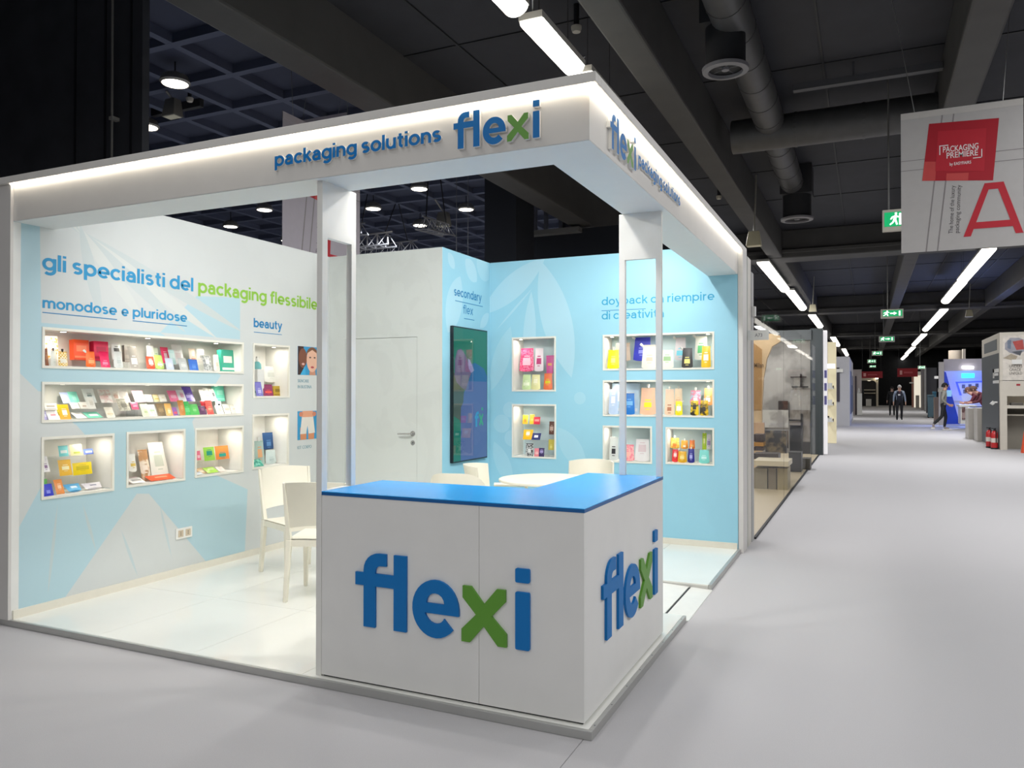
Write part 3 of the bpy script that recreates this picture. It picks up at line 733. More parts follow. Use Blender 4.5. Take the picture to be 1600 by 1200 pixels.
# ------------------------------------------------------------------ socket, posters, screen
p = hit(287, 833, 0, XL)
put('corner_strip', B().box(XL, XL + 0.0015, -0.0400, 0.012, PF, ZS - 0.005), WHITE, wl)  # inner face of the end post, whitened to show the light strip's glow
so = empty('wall_socket', (XL, p.y, p.z - 0.045), 'white double wall socket low on the niche wall', 'socket')
put('cover_plate', B().box(XL, XL + 0.010, p.y - 0.085, p.y + 0.085, p.z - 0.045, p.z + 0.045), WHITE2, so, bevel=0.003)
for dy in (-0.038, 0.038):
    put('socket_insert', B().box(XL + 0.010, XL + 0.012, p.y + dy - 0.026, p.y + dy + 0.026, p.z - 0.028, p.z + 0.028), mat('#C9B9A0', 0.5), so)
    for dz in (-0.012, 0.0, 0.012):
        put('pin_hole', B().box(XL + 0.012, XL + 0.0125, p.y + dy - 0.004, p.y + dy + 0.004, p.z + dz - 0.003, p.z + dz + 0.003), DARK, so)

def ell(cx, cz, ra, rz_, n=20, X=XL, e=0.004):
    return [(X + e, cx + ra*math.cos(2*PI*i/n), cz + rz_*math.sin(2*PI*i/n)) for i in range(n)]
def flat(name, pts, m, par, d=0.0006): return put(name, B().prism(pts, (d, 0, 0)), m, par)
SK1, SK2 = mat('#7A4A36', 0.6), mat('#E3B59B', 0.6)
pst = empty('poster', (XL, 2.98, 1.734), 'square poster of two faces, pinned right of the upper beauty niche', 'poster', 'posters on the niche wall')
def q_(y0, y1, z0, z1, e): return [(XL + e, y0, z0), (XL + e, y1, z0), (XL + e, y1, z1), (XL + e, y0, z1)]
y0, y1, z0, z1 = 2.827, 3.140, 1.734, 2.024
flat('poster_sheet', q_(y0, y1, z0, z1, 0.003), mat('#2F93C4', 0.5), pst, 0.003)
flat('printed_face', q_(y0, 2.915, z0, z1, 0.0035), mat('#3A2420', 0.6), pst)
flat('printed_face', ell(2.90, 1.905, 0.062, 0.10, 20, XL, 0.0045), SK1, pst)
flat('printed_blouse', [(XL + 0.005, 2.86, z0), (XL + 0.005, 2.945, z0), (XL + 0.005, 2.935, 1.83)], mat('#3FA9D8', 0.6), pst)
flat('printed_face', ell(3.045, 1.890, 0.088, 0.125, 24, XL, 0.006), SK2, pst)
flat('printed_hair', [(XL + 0.0065, 2.955, 1.93)] + [(XL + 0.0065, 3.045 - 0.095*math.cos(t*PI/10), 1.925 + 0.097*math.sin(t*PI/10)) for t in range(11)] + [(XL + 0.0065, 3.12, 1.96), (XL + 0.0065, 3.045, 1.995), (XL + 0.0065, 2.97, 1.96)], mat('#7A5238', 0.7), pst)
flat('printed_neck', [(XL + 0.0055, 3.0, z0), (XL + 0.0055, 3.10, z0), (XL + 0.0055, 3.09, 1.80), (XL + 0.0055, 3.01, 1.80)], mat('#C98F74', 0.6), pst)
for ye in (3.012, 3.082): flat('printed_eye', ell(ye, 1.915, 0.016, 0.008, 10, XL, 0.0068), mat('#4A3A34', 0.6), pst)
flat('printed_lips', ell(3.047, 1.815, 0.026, 0.011, 12, XL, 0.0068), mat('#B2474A', 0.6), pst)
flat('printed_lips', ell(2.905, 1.845, 0.022, 0.012, 12, XL, 0.0052), mat('#D9A9A0', 0.6), pst)
pst = empty('poster', (XL, 2.98, 1.077), 'square poster of white shorts on tanned legs, right of the lower beauty niche', 'poster', 'posters on the niche wall')
z0, z1 = 1.077, 1.367
flat('poster_sheet', q_(y0, y1, z0, z1, 0.003), mat('#2F93C4', 0.5), pst, 0.003)
for a in (2.868, 2.990): flat('printed_leg', [(XL + 0.0035, a, z0), (XL + 0.0035, a + 0.09, z0), (XL + 0.0035, a + 0.095, 1.2), (XL + 0.0035, a - 0.005, 1.2)], mat('#D08A60', 0.6), pst)
flat('printed_shorts', [(XL + 0.0042, 2.862, 1.135), (XL + 0.0042, 2.955, 1.135), (XL + 0.0042, 2.975, 1.22), (XL + 0.0042, 2.995, 1.135), (XL + 0.0042, 3.095, 1.14), (XL + 0.0042, 3.065, 1.31), (XL + 0.0042, 2.89, 1.31)], mat('#DDD8CE', 0.6), pst)
flat('printed_waist', q_(2.895, 3.06, 1.305, z1, 0.0048), mat('#D99A78', 0.6), pst)
for a in (2.855, 3.06): flat('printed_hand', ell(a + 0.02, 1.335, 0.03, 0.025, 12, XL, 0.0052), mat('#C97F62', 0.6), pst)

tv = empty('wall_screen', (XT, 3.87, 0.84), 'tall black framed display screen hung on the narrow blue wall', 'screen')
y0, y1, z0, z1 = 3.481, 4.258, 0.843, 2.232
put('bezel', B().box(XT, XT + 0.035, y0, y1, z0, z1), mat('#10151A', 0.25), tv, bevel=0.004)
def sq(a0, a1, c0, c1, e): return [(XT + e, a0, c0), (XT + e, a1, c0), (XT + e, a1, c1), (XT + e, a0, c1)]
def scr(nm, pts, hx): return put(nm, B().prism(pts, (0.0004, 0, 0)), mat(hx, 0.04, emit=0.62, noise=0.0, base='#050608'), tv)
ya, yb_, za, zb = y0 + 0.014, y1 - 0.014, z0 + 0.014, z1 - 0.014
def sp_(pts, hx, e, nm='screen_figure'): scr(nm, [(XT + e, ya + a*(yb_ - ya), za + c*(zb - za)) for a, c in pts], hx)
sp_([(0, 0), (1, 0), (1, 1), (0, 1)], '#11806A', 0.0355, 'screen_image')
sp_([(0.20, 0), (1, 0), (1, 0.605), (0.42, 0.605), (0.20, 0.44)], '#5470AC', 0.0360, 'screen_image_lower')
sp_([(0.44, 0.60), (1, 0.60), (1, 0.645), (0.90, 0.705), (0.62, 0.745), (0.52, 0.735)], '#1F6AA6', 0.0364)
sp_([(0.02, 0.64), (0.03, 0.76), (0.10, 0.83), (0.20, 0.845), (0.33, 0.80), (0.42, 0.735), (0.50, 0.66), (0.44, 0.62), (0.34, 0.53), (0.22, 0.55), (0.08, 0.59)], '#6E6A8C', 0.0368)
sp_([(0.40, 0.775), (0.46, 0.765), (0.60, 0.685), (0.50, 0.665), (0.43, 0.70)], '#8B9AC6', 0.0372)
sp_([(0.0, 0.66), (0.20, 0.62), (0.30, 0.56), (0.27, 0.44), (0.20, 0.40), (0.20, 0.30), (0.0, 0.34)], '#4C6058', 0.0366)
sp_([(0.14, 0.79), (0.18, 0.795), (0.23, 0.66), (0.20, 0.65)], '#5E5878', 0.0372)
words('letter', 'f', (XT + 0.0362, ya + 0.60*(yb_-ya), za + 0.245*(zb-za)), RY, UP, 0.10, 0.115, mat('#2BA3D8', 0.2, emit=0.6, base='#050608'), tv, depth=0.001)
words('letter', 'x', (XT + 0.0362, ya + 0.745*(yb_-ya), za + 0.255*(zb-za)), RY, UP, 0.10, 0.12, mat('#35B58A', 0.2, emit=0.6, base='#050608'), tv, depth=0.001)
yd = ya + 0.825*(yb_-ya); zd = za + 0.262*(zb-za) + 0.15
put('letter_dot', B().box(XT + 0.0362, XT + 0.0372, yd, yd + 0.035, zd, zd + 0.03), mat('#35B58A', 0.2, emit=0.6, base='#050608'), tv)

# ------------------------------------------------------------------ chairs and table
def chair_side(loc, rz, label, group):
    """one-piece plastic side chair; local: back rest at y = 0, seat towards +y, feet on z = 0"""
    r = empty('side_chair', loc, label, 'chair', group)
    W, D, SH, BH = 0.44, 0.44, 0.445, 0.865
    def lg(name, b): put(name, b, PLAST, r, bevel=0.004, smooth=True)
    M = Matrix.Translation(Vector(loc))
    def tr(b): b.v = [tuple(M @ Vector(p)) for p in b.v]; return b
    def taper(x0, y0, z0, x1, y1, z1, w0, d0, w1, d1):
        return tr(B().add([(x0-w0,y0-d0,z0),(x0+w0,y0-d0,z0),(x0+w0,y0+d0,z0),(x0-w0,y0+d0,z0),(x1-w1,y1-d1,z1),(x1+w1,y1-d1,z1),(x1+w1,y1+d1,z1),(x1-w1,y1+d1,z1)],
             [(0,3,2,1),(4,5,6,7),(0,1,5,4),(1,2,6,5),(2,3,7,6),(3,0,4,7)]))
    for s in (-1, 1):
        lg('leg', taper(s*W/2, -0.035, 0, s*(W/2 - 0.012), 0.01, SH, 0.014, 0.019, 0.019, 0.024))
        lg('leg', taper(s*(W/2 - 0.005), D, 0, s*(W/2 - 0.012), D - 0.02, SH - 0.03, 0.013, 0.016, 0.019, 0.021))
        lg('back_post', taper(s*(W/2 - 0.012), 0.01, SH, s*(W/2 + 0.006), -0.055, BH, 0.017, 0.022, 0.010, 0.012))
    def seat(u, v, dz=0): return (W*(u - 0.5), 0.005 + D*v, SH + 0.004 - 0.012*math.sin(PI*u)*math.sin(PI*v) + dz)
    b = B().grid(lambda u, v: seat(u, v), 8, 8); b.grid(lambda u, v: seat(1 - u, v, -0.02), 8, 8); put('seat', tr(b), PLAST, r, smooth=True)
    ap = B().box(-W/2 + 0.005, W/2 - 0.005, D - 0.015, D + 0.003, SH - 0.05, SH - 0.004)
    ap.box(-W/2 - 0.002, -W/2 + 0.014, 0.0, D, SH - 0.05, SH - 0.002); ap.box(W/2 - 0.014, W/2 + 0.002, 0.0, D, SH - 0.05, SH - 0.002); ap.box(-W/2, W/2, -0.008, 0.010, SH - 0.05, SH - 0.002)
    put('apron', tr(ap), PLAST, r)
    def bk(u, v, off):
        z = SH + 0.085 + (BH - SH - 0.085)*v + 0.012*math.sin(PI*u)*v + (1 - v)*0.02*math.sin(PI*u)
        y = 0.01 - 0.065*(z - SH)/(BH - SH) - 0.045*math.sin(PI*u)*v - 0.012*math.sin(PI*u)
        return ((W - 0.02)*(u - 0.5), y + off, z)
    b = B().grid(lambda u, v: bk(u, v, -0.008), 12, 8).grid(lambda u, v: bk(1 - u, v, 0.008), 12, 8)
    b.grid(lambda u, v: bk(u, 1, -0.008 + 0.016*v), 12, 1).grid(lambda u, v: bk(1 - u, 0, -0.008 + 0.016*v), 12, 1)
    put('backrest', tr(b), PLAST, r, smooth=True)
    r.rotation_euler = (0, 0, rz)
    return r
def azr(fx, fy): return math.atan2(-fx, fy)
fa = Vector((-0.17, 0.41)).normalized(); ra_ = Vector((fa.y, -fa.x))
pa = Vector((-2.66, 1.07)) + ra_*0.22 + fa*0.035
cA = chair_side((pa.x, pa.y, PF), 0, 'nearest white plastic chair, its back turned to the aisle, left of the counter', None)
cA.rotation_euler = (0, 0, azr(fa.x, fa.y))
fb = Vector((0.395, -0.17)).normalized(); rb = Vector((fb.y, -fb.x))
pb2 = (Vector((-3.495, 1.748)) + Vector((-3.325, 2.121)))/2 + fb*0.035
cB = dup(cA, (pb2.x, pb2.y, PF), azr(fb.x, fb.y), 'white plastic chair by the niche wall, beneath the beauty niches')

def tub(loc, rz, label, round_=True, w=0.56, top=0.86):
    r = empty('armchair', loc, label, 'chair')
    M = Matrix.Translation(Vector(loc))
    def tr(b): b.v = [tuple(M @ Vector(p)) for p in b.v]; return b
    for sx in (-1, 1):
        for y in (0.02, 0.44):
            put('leg', tr(B().tube((sx*(w/2 - 0.02), y, 0), (sx*(w/2 - 0.06), 0.05 + 0.84*y, 0.42), 0.016, 0.022, 8)), PLAST, r, smooth=True)
    b = B().grid(lambda u, v: ((w - 0.06)*(u-0.5), 0.0 + 0.46*v, 0.44 - 0.02*math.sin(PI*u)*math.sin(PI*v)), 8, 8)
    b.grid(lambda u, v: ((w - 0.06)*(0.5-u), 0.0 + 0.46*v, 0.415), 8, 8)
    put('seat', tr(b), PLAST, r, smooth=True)
    def shell(u, v, off):
        t = (u - 0.5)*2
        a = t*(1.55 if round_ else 1.15)
        x = (w/2 - off)*math.sin(a)/(1 if round_ else math.sin(1.15)); y = 0.16 - (0.22 - off)*math.cos(a)
        hgt = top - (0.23 if round_ else 0.015)*abs(t)**(3.2 if round_ else 2)
        z = 0.40 + (hgt - 0.40)*v
        return (x, y - 0.09*v*math.cos(a), z)
    b = B().grid(lambda u, v: shell(u, v, 0), 18, 6).grid(lambda u, v: shell(1-u, v, 0.014), 18, 6)
    b.grid(lambda u, v: shell(u, 1, 0.014*v), 18, 1).grid(lambda u, v: shell(0, u, 0.014*v), 6, 1).grid(lambda u, v: shell(1, 1-u, 0.014*v), 6, 1)
    put('backrest', tr(b), PLAST, r, smooth=True)
    for s in (-1, 1):
        put('armrest', tr(B().tube((s*(w/2 - 0.01), 0.10, 0.64), (s*(w/2 - 0.02), 0.42, 0.64), 0.018, 0.015, 8).tube((s*(w/2 - 0.02), 0.41, 0.64), (s*(w/2 - 0.03), 0.42, 0.42), 0.015, 0.018, 8)), PLAST, r, smooth=True)
    r.rotation_euler = (0, 0, rz)
    return r
TC = Vector((-1.414, 3.076))
tb_ = empty('round_table', (TC.x, TC.y, PF), 'round white table behind the counter, between white armchairs', 'table')
put('tabletop', B().lathe([(0, 0.725), (0.435, 0.725), (0.445, 0.73), (0.445, 0.745), (0.438, 0.75), (0, 0.75)], (TC.x, TC.y, PF), 48), PLAST, tb_, smooth=True)
put('pedestal', B().lathe([(0.0, 0.725), (0.09, 0.725), (0.035, 0.68), (0.03, 0.06)], (TC.x, TC.y, PF), 18), STEEL, tb_, smooth=True)
put('table_foot', B().lathe([(0.03, 0.06), (0.06, 0.03), (0.2, 0.012), (0.2, 0.0)], (TC.x, TC.y, PF), 28), STEEL, tb_, smooth=True)
def at_face(x, y): d = TC - Vector((x, y)); return azr(d.x, d.y)
c1 = tub((-1.93, 2.30, PF), azr(-0.25, 0.97), 'rounded white tub chair, left of the two before the display screen', True, 0.50, 0.86)
c2 = tub((-2.10, 3.06, PF), azr(0.95, 0.25), 'white armchair between the tub chair and the display screen', False, 0.46, 0.855)
c3 = tub((-1.30, 3.95, PF), at_face(-1.30, 3.95) + 0.2, 'white armchair across the round table, against the blue wall', False, 0.46, 0.85)

# ------------------------------------------------------------------ the packages on show
class Frame:
    """a = along the wall, n = out of the wall, z = up"""
    def __init__(s, wall):
        s.wall = wall
        if wall == 'L': s.ax, s.plane, s.a, s.n = 0, XL, Vector((0, 1, 0)), Vector((1, 0, 0))
        else: s.ax, s.plane, s.a, s.n = 1, YB, Vector((1, 0, 0)), Vector((0, -1, 0))
    def pt(s, u, v, depth):                 # depth behind the wall face
        p = hit(u, v, s.ax, s.plane - depth if s.wall == 'L' else s.plane + depth)
        return (p.y if s.wall == 'L' else p.x), p.z
    def world(s, a, n, z):                  # n measured out of the wall face (negative = inside the niche)
        return s.a*a + s.n*n + Vector((0, 0, z)) + (Vector((XL, 0, 0)) if s.wall == 'L' else Vector((0, YB, 0)))
FRM = {'L': Frame('L'), 'B': Frame('B')}

def package(kind, wall, u0, u1, vt, vb, depth, tilt, floor, c1, c2, label, nm, cat, group, pat=None, spout=None, cap='#F2F2EE'):
    fr = FRM[wall]
    um = (u0 + u1)/2
    a0, zb = fr.pt(u0, vb, depth); a1, _ = fr.pt(u1, vb, depth)
    if floor is not None: zb = floor + 0.0006
    W = abs(a1 - a0); ac = (a0 + a1)/2
    t = math.radians(tilt); st, ct_ = math.sin(t), math.cos(t)
    lo, hi = 0.005, 0.9
    for _ in range(40):
        m = (lo + hi)/2
        if vpix(fr.world(ac, -depth - m*st, zb + m*ct_)) > vt: lo = m
        else: hi = m
    H = m
    if kind == 'flat': H = min(H, 0.085)
    H = min(H, (ND - 0.012 - depth)/max(st, 0.02))
    root = empty(nm, fr.world(ac, -depth, zb), label, cat, group)
    def w3(x, y, d): return fr.world(ac + x, -depth - y*st + d*ct_, zb + y*ct_ + d*st)   # x across, y up the face, d out of the face
    m1 = mat(c1, 0.33, noise=0.04) if not pat else mat(c1, 0.33, hx2=pat[0], pat=pat[1], kind=pat[2] if len(pat) > 2 else 'noise')
    m2 = mat(c2, 0.4)
    if kind == 'box':
        D = min(0.05, 0.35*W + 0.008, (depth + 0.0) if depth > 0.02 else 0.02)
        def bx(x0, x1, y0, y1, d0, d1):
            return B().add([w3(x0,y0,d0), w3(x1,y0,d0), w3(x1,y0,d1), w3(x0,y0,d1), w3(x0,y1,d0), w3(x1,y1,d0), w3(x1,y1,d1), w3(x0,y1,d1)],
                [(0,3,2,1),(4,5,6,7),(0,1,5,4),(1,2,6,5),(2,3,7,6),(3,0,4,7)])
        put('carton', bx(-W/2, W/2, 0, H, -D, 0), m1, root, fix=True)
        put('printed_panel', bx(-W*0.33, W*0.33, H*0.42, H*0.72, 0, 0.0006), m2, root, fix=True)
        put('printed_band', bx(-W*0.45, W*0.45, H*0.10, H*0.20, 0, 0.0006), m2, root, fix=True)
        put('top_flap', bx(-W*0.495, W*0.495, H, H + 0.0012, -D*0.98, -0.001), m1, root, fix=True)
        return root
    thick = {'sachet': 0.010, 'flat': 0.012, 'pouch': 0.034, 'tube': 0.030}[kind]
    thick = min(thick, W*0.45)
    def surf(s, q, sg):             # s,q in 0..1
        taper = {'sachet': 1 - 0.02*math.sin(PI*q), 'flat': 1.0, 'pouch': 0.93 + 0.07*math.cos(PI*min(q*1.1, 1)) + 0.0, 'tube': 0.80 + 0.20*q}[kind]
        x = W*(s - 0.5)*taper
        b = (math.sin(PI*s)**0.8)*{'sachet': math.sin(PI*q)**0.6, 'flat': math.sin(PI*q)**0.6, 'pouch': (1 - q)**0.75*min(1, 0.55 + 2.2*q) if q < 0.999 else 0, 'tube': (1 - q)**0.8*min(1, 0.8 + q)}[kind]
        y = H*q + (0.0 if kind != 'pouch' else 0.012*(1 - q)**6*abs(2*s - 1)**3)
        return w3(x, y, sg*thick/2*b + thick*0.5)
    nu, nv = 6, 8
    b = B().grid(lambda s, q: surf(s, q, 1), nu, nv).grid(lambda s, q: surf(1 - s, q, -1), nu, nv)
    if kind in ('pouch', 'tube'):
        b.grid(lambda s, q: surf(s, 0, -1 + 2*q), nu, 1)
    put('foil_body', b, m1, root, smooth=True)
    def patch(nm_, s0, s1, q0, q1, m, e=0.0012):
        def f(s, q):
            p = surf(s0 + (s1 - s0)*s, q0 + (q1 - q0)*q, 1)
            return p + (fr.n*ct_ + Vector((0, 0, st)))*e
        put(nm_, B().grid(f, 4, 3), m, root, smooth=True)
    if kind != 'flat' or W > 0.1:
        rs = random.Random(label); w0 = rs.uniform(0.14, 0.32); q0 = rs.uniform(0.16, 0.45); q1 = q0 + rs.uniform(0.14, 0.36)
        patch('printed_panel', w0, 1 - w0, q0, q1, m2)
    patch('seal_strip', 0.01, 0.99, 0.945, 0.995, mat(c1, 0.25, noise=0.0, spec=0.7), 0.0008)
    if kind in ('sachet', 'pouch') and H > 0.09: patch('printed_line', 0.3, 0.7, min(0.86, q1 + 0.06), min(0.90, q1 + 0.10), m2)
    if kind in ('sachet', 'pouch') and H > 0.09: patch('printed_line', 0.36, 0.64, max(0.05, q0 - 0.09), max(0.08, q0 - 0.06), m2)
    if spout:
        ca = mat(cap, 0.35)
        if spout == 'top': p0, d = w3(0, H - 0.004, thick/2), (fr.world(0, -st, ct_) - fr.world(0, 0, 0))
        else:
            sx = -1 if spout == 'left' else 1
            p0 = w3(sx*W*0.42, H*0.93, thick/2); d = (w3(sx*1.0, 1.0, 0) - w3(0, 0, 0)).normalized()
        r = max(0.007, min(0.014, W*0.10))
        sb = put('spout', B().tube(p0, p0 + d*r*1.2, r*0.75, n=10), ca, root)
        put('cap', B().tube(p0 + d*r*1.2, p0 + d*r*2.9, r*1.05, r*0.95, 12), ca, sb, bevel=0.0)
    return root

def acrylic(wall, a0, a1, d0, d1, z0, z1, label, steps=None):
    """clear riser: top plate on two cheeks"""
    fr = FRM[wall]
    def bx(a, c, e, f, g, h):
        p = [fr.world(a, -e, g), fr.world(c, -f, h)]
        return B().box(p[0].x, p[1].x, p[0].y, p[1].y, p[0].z, p[1].z)
    r = empty('acrylic_riser', fr.world((a0+a1)/2, -(d0+d1)/2, z0), label, 'display riser', 'clear risers in the niches')
    put('top_plate', bx(a0, a1, d0, d1, z1 - 0.004, z1), ACRYL, r)
    for a in (a0, a1 - 0.004): put('cheek', bx(a, a + 0.004, d0 + 0.003, d1, z0 + 0.0006, z1 - 0.004), ACRYL, r)
    put('back_plate', bx(a0 + 0.004, a1 - 0.004, d1 - 0.004, d1, z0 + 0.0006, z1 - 0.004), ACRYL, r)
    return r
FLZ = lambda h: h[2] + 0.014
N1, N2, N3, N4, N5, BT1, BT2 = [FLZ(h) for h in NL]
NA, NBz, NC, NDz, NE, NF = [FLZ(h) for h in NB]
FRT, BCK = 0.085, 0.17
# risers
acrylic('L', 0.20, 0.98, 0.150, 0.285, N1, N1 + 0.062, 'long clear riser under the red and orange cartons, top left niche')
acrylic('L', 1.02, 1.99, 0.150, 0.285, N1, N1 + 0.062, 'long clear riser under the white sachets, right half of the top left niche')
acrylic('L', 0.20, 1.05, 0.150, 0.285, N2, N2 + 0.115, 'clear riser carrying the mint and lavender sachets, second niche')
acrylic('L', 1.07, 1.99, 0.150, 0.285, N2, N2 + 0.115, 'clear riser carrying the purple sachet and aqua carton, second niche')
acrylic('L', 0.27, 0.58, 0.105, 0.28, N3, N3 + 0.262, 'tall clear shelf stand in the lower left niche')
acrylic('L', 1.60, 1.86, 0.11, 0.27, N5, N5 + 0.105, 'clear stand beneath the green and orange packs')
acrylic('B', -2.30, -1.87, 0.12, 0.27, NA, NA + 0.205, 'clear stand carrying the hot pink pouch')
acrylic('B', -2.28, -1.98, 0.13, 0.275, NBz, NBz + 0.345, 'tall clear stand under the small yellow and red packs')
acrylic('B', -2.28, -1.98, 0.05, 0.125, NBz, NBz + 0.178, 'lower clear step under the open yellow pack')
acrylic('B', -1.972, -1.87, 0.08, 0.18, NBz, NBz + 0.24, 'narrow clear stand under the brown chocolate pack')
acrylic('B', -1.29, -0.22, 0.16, 0.285, NC, NC + 0.085, 'long clear riser beneath the back row of spouted pouches')
acrylic('B', -0.70 + 0.07, -0.22, 0.14, 0.27, NF, NF + 0.13, 'clear riser behind the red, gold and navy pouches')
acrylic('B', -0.72, -0.22, 0.16, 0.285, NDz, NDz + 0.10, 'clear riser behind the striped yellow pouches')

S, PO, BX, FT, TU = 'sachet', 'pouch', 'box', 'flat', 'tube'
r1, r2 = N1 + 0.062, N2 + 0.115
g1, g2, g3 = 'packs in the top left niche', 'packs in the second left niche', 'packs in the lower left niche'
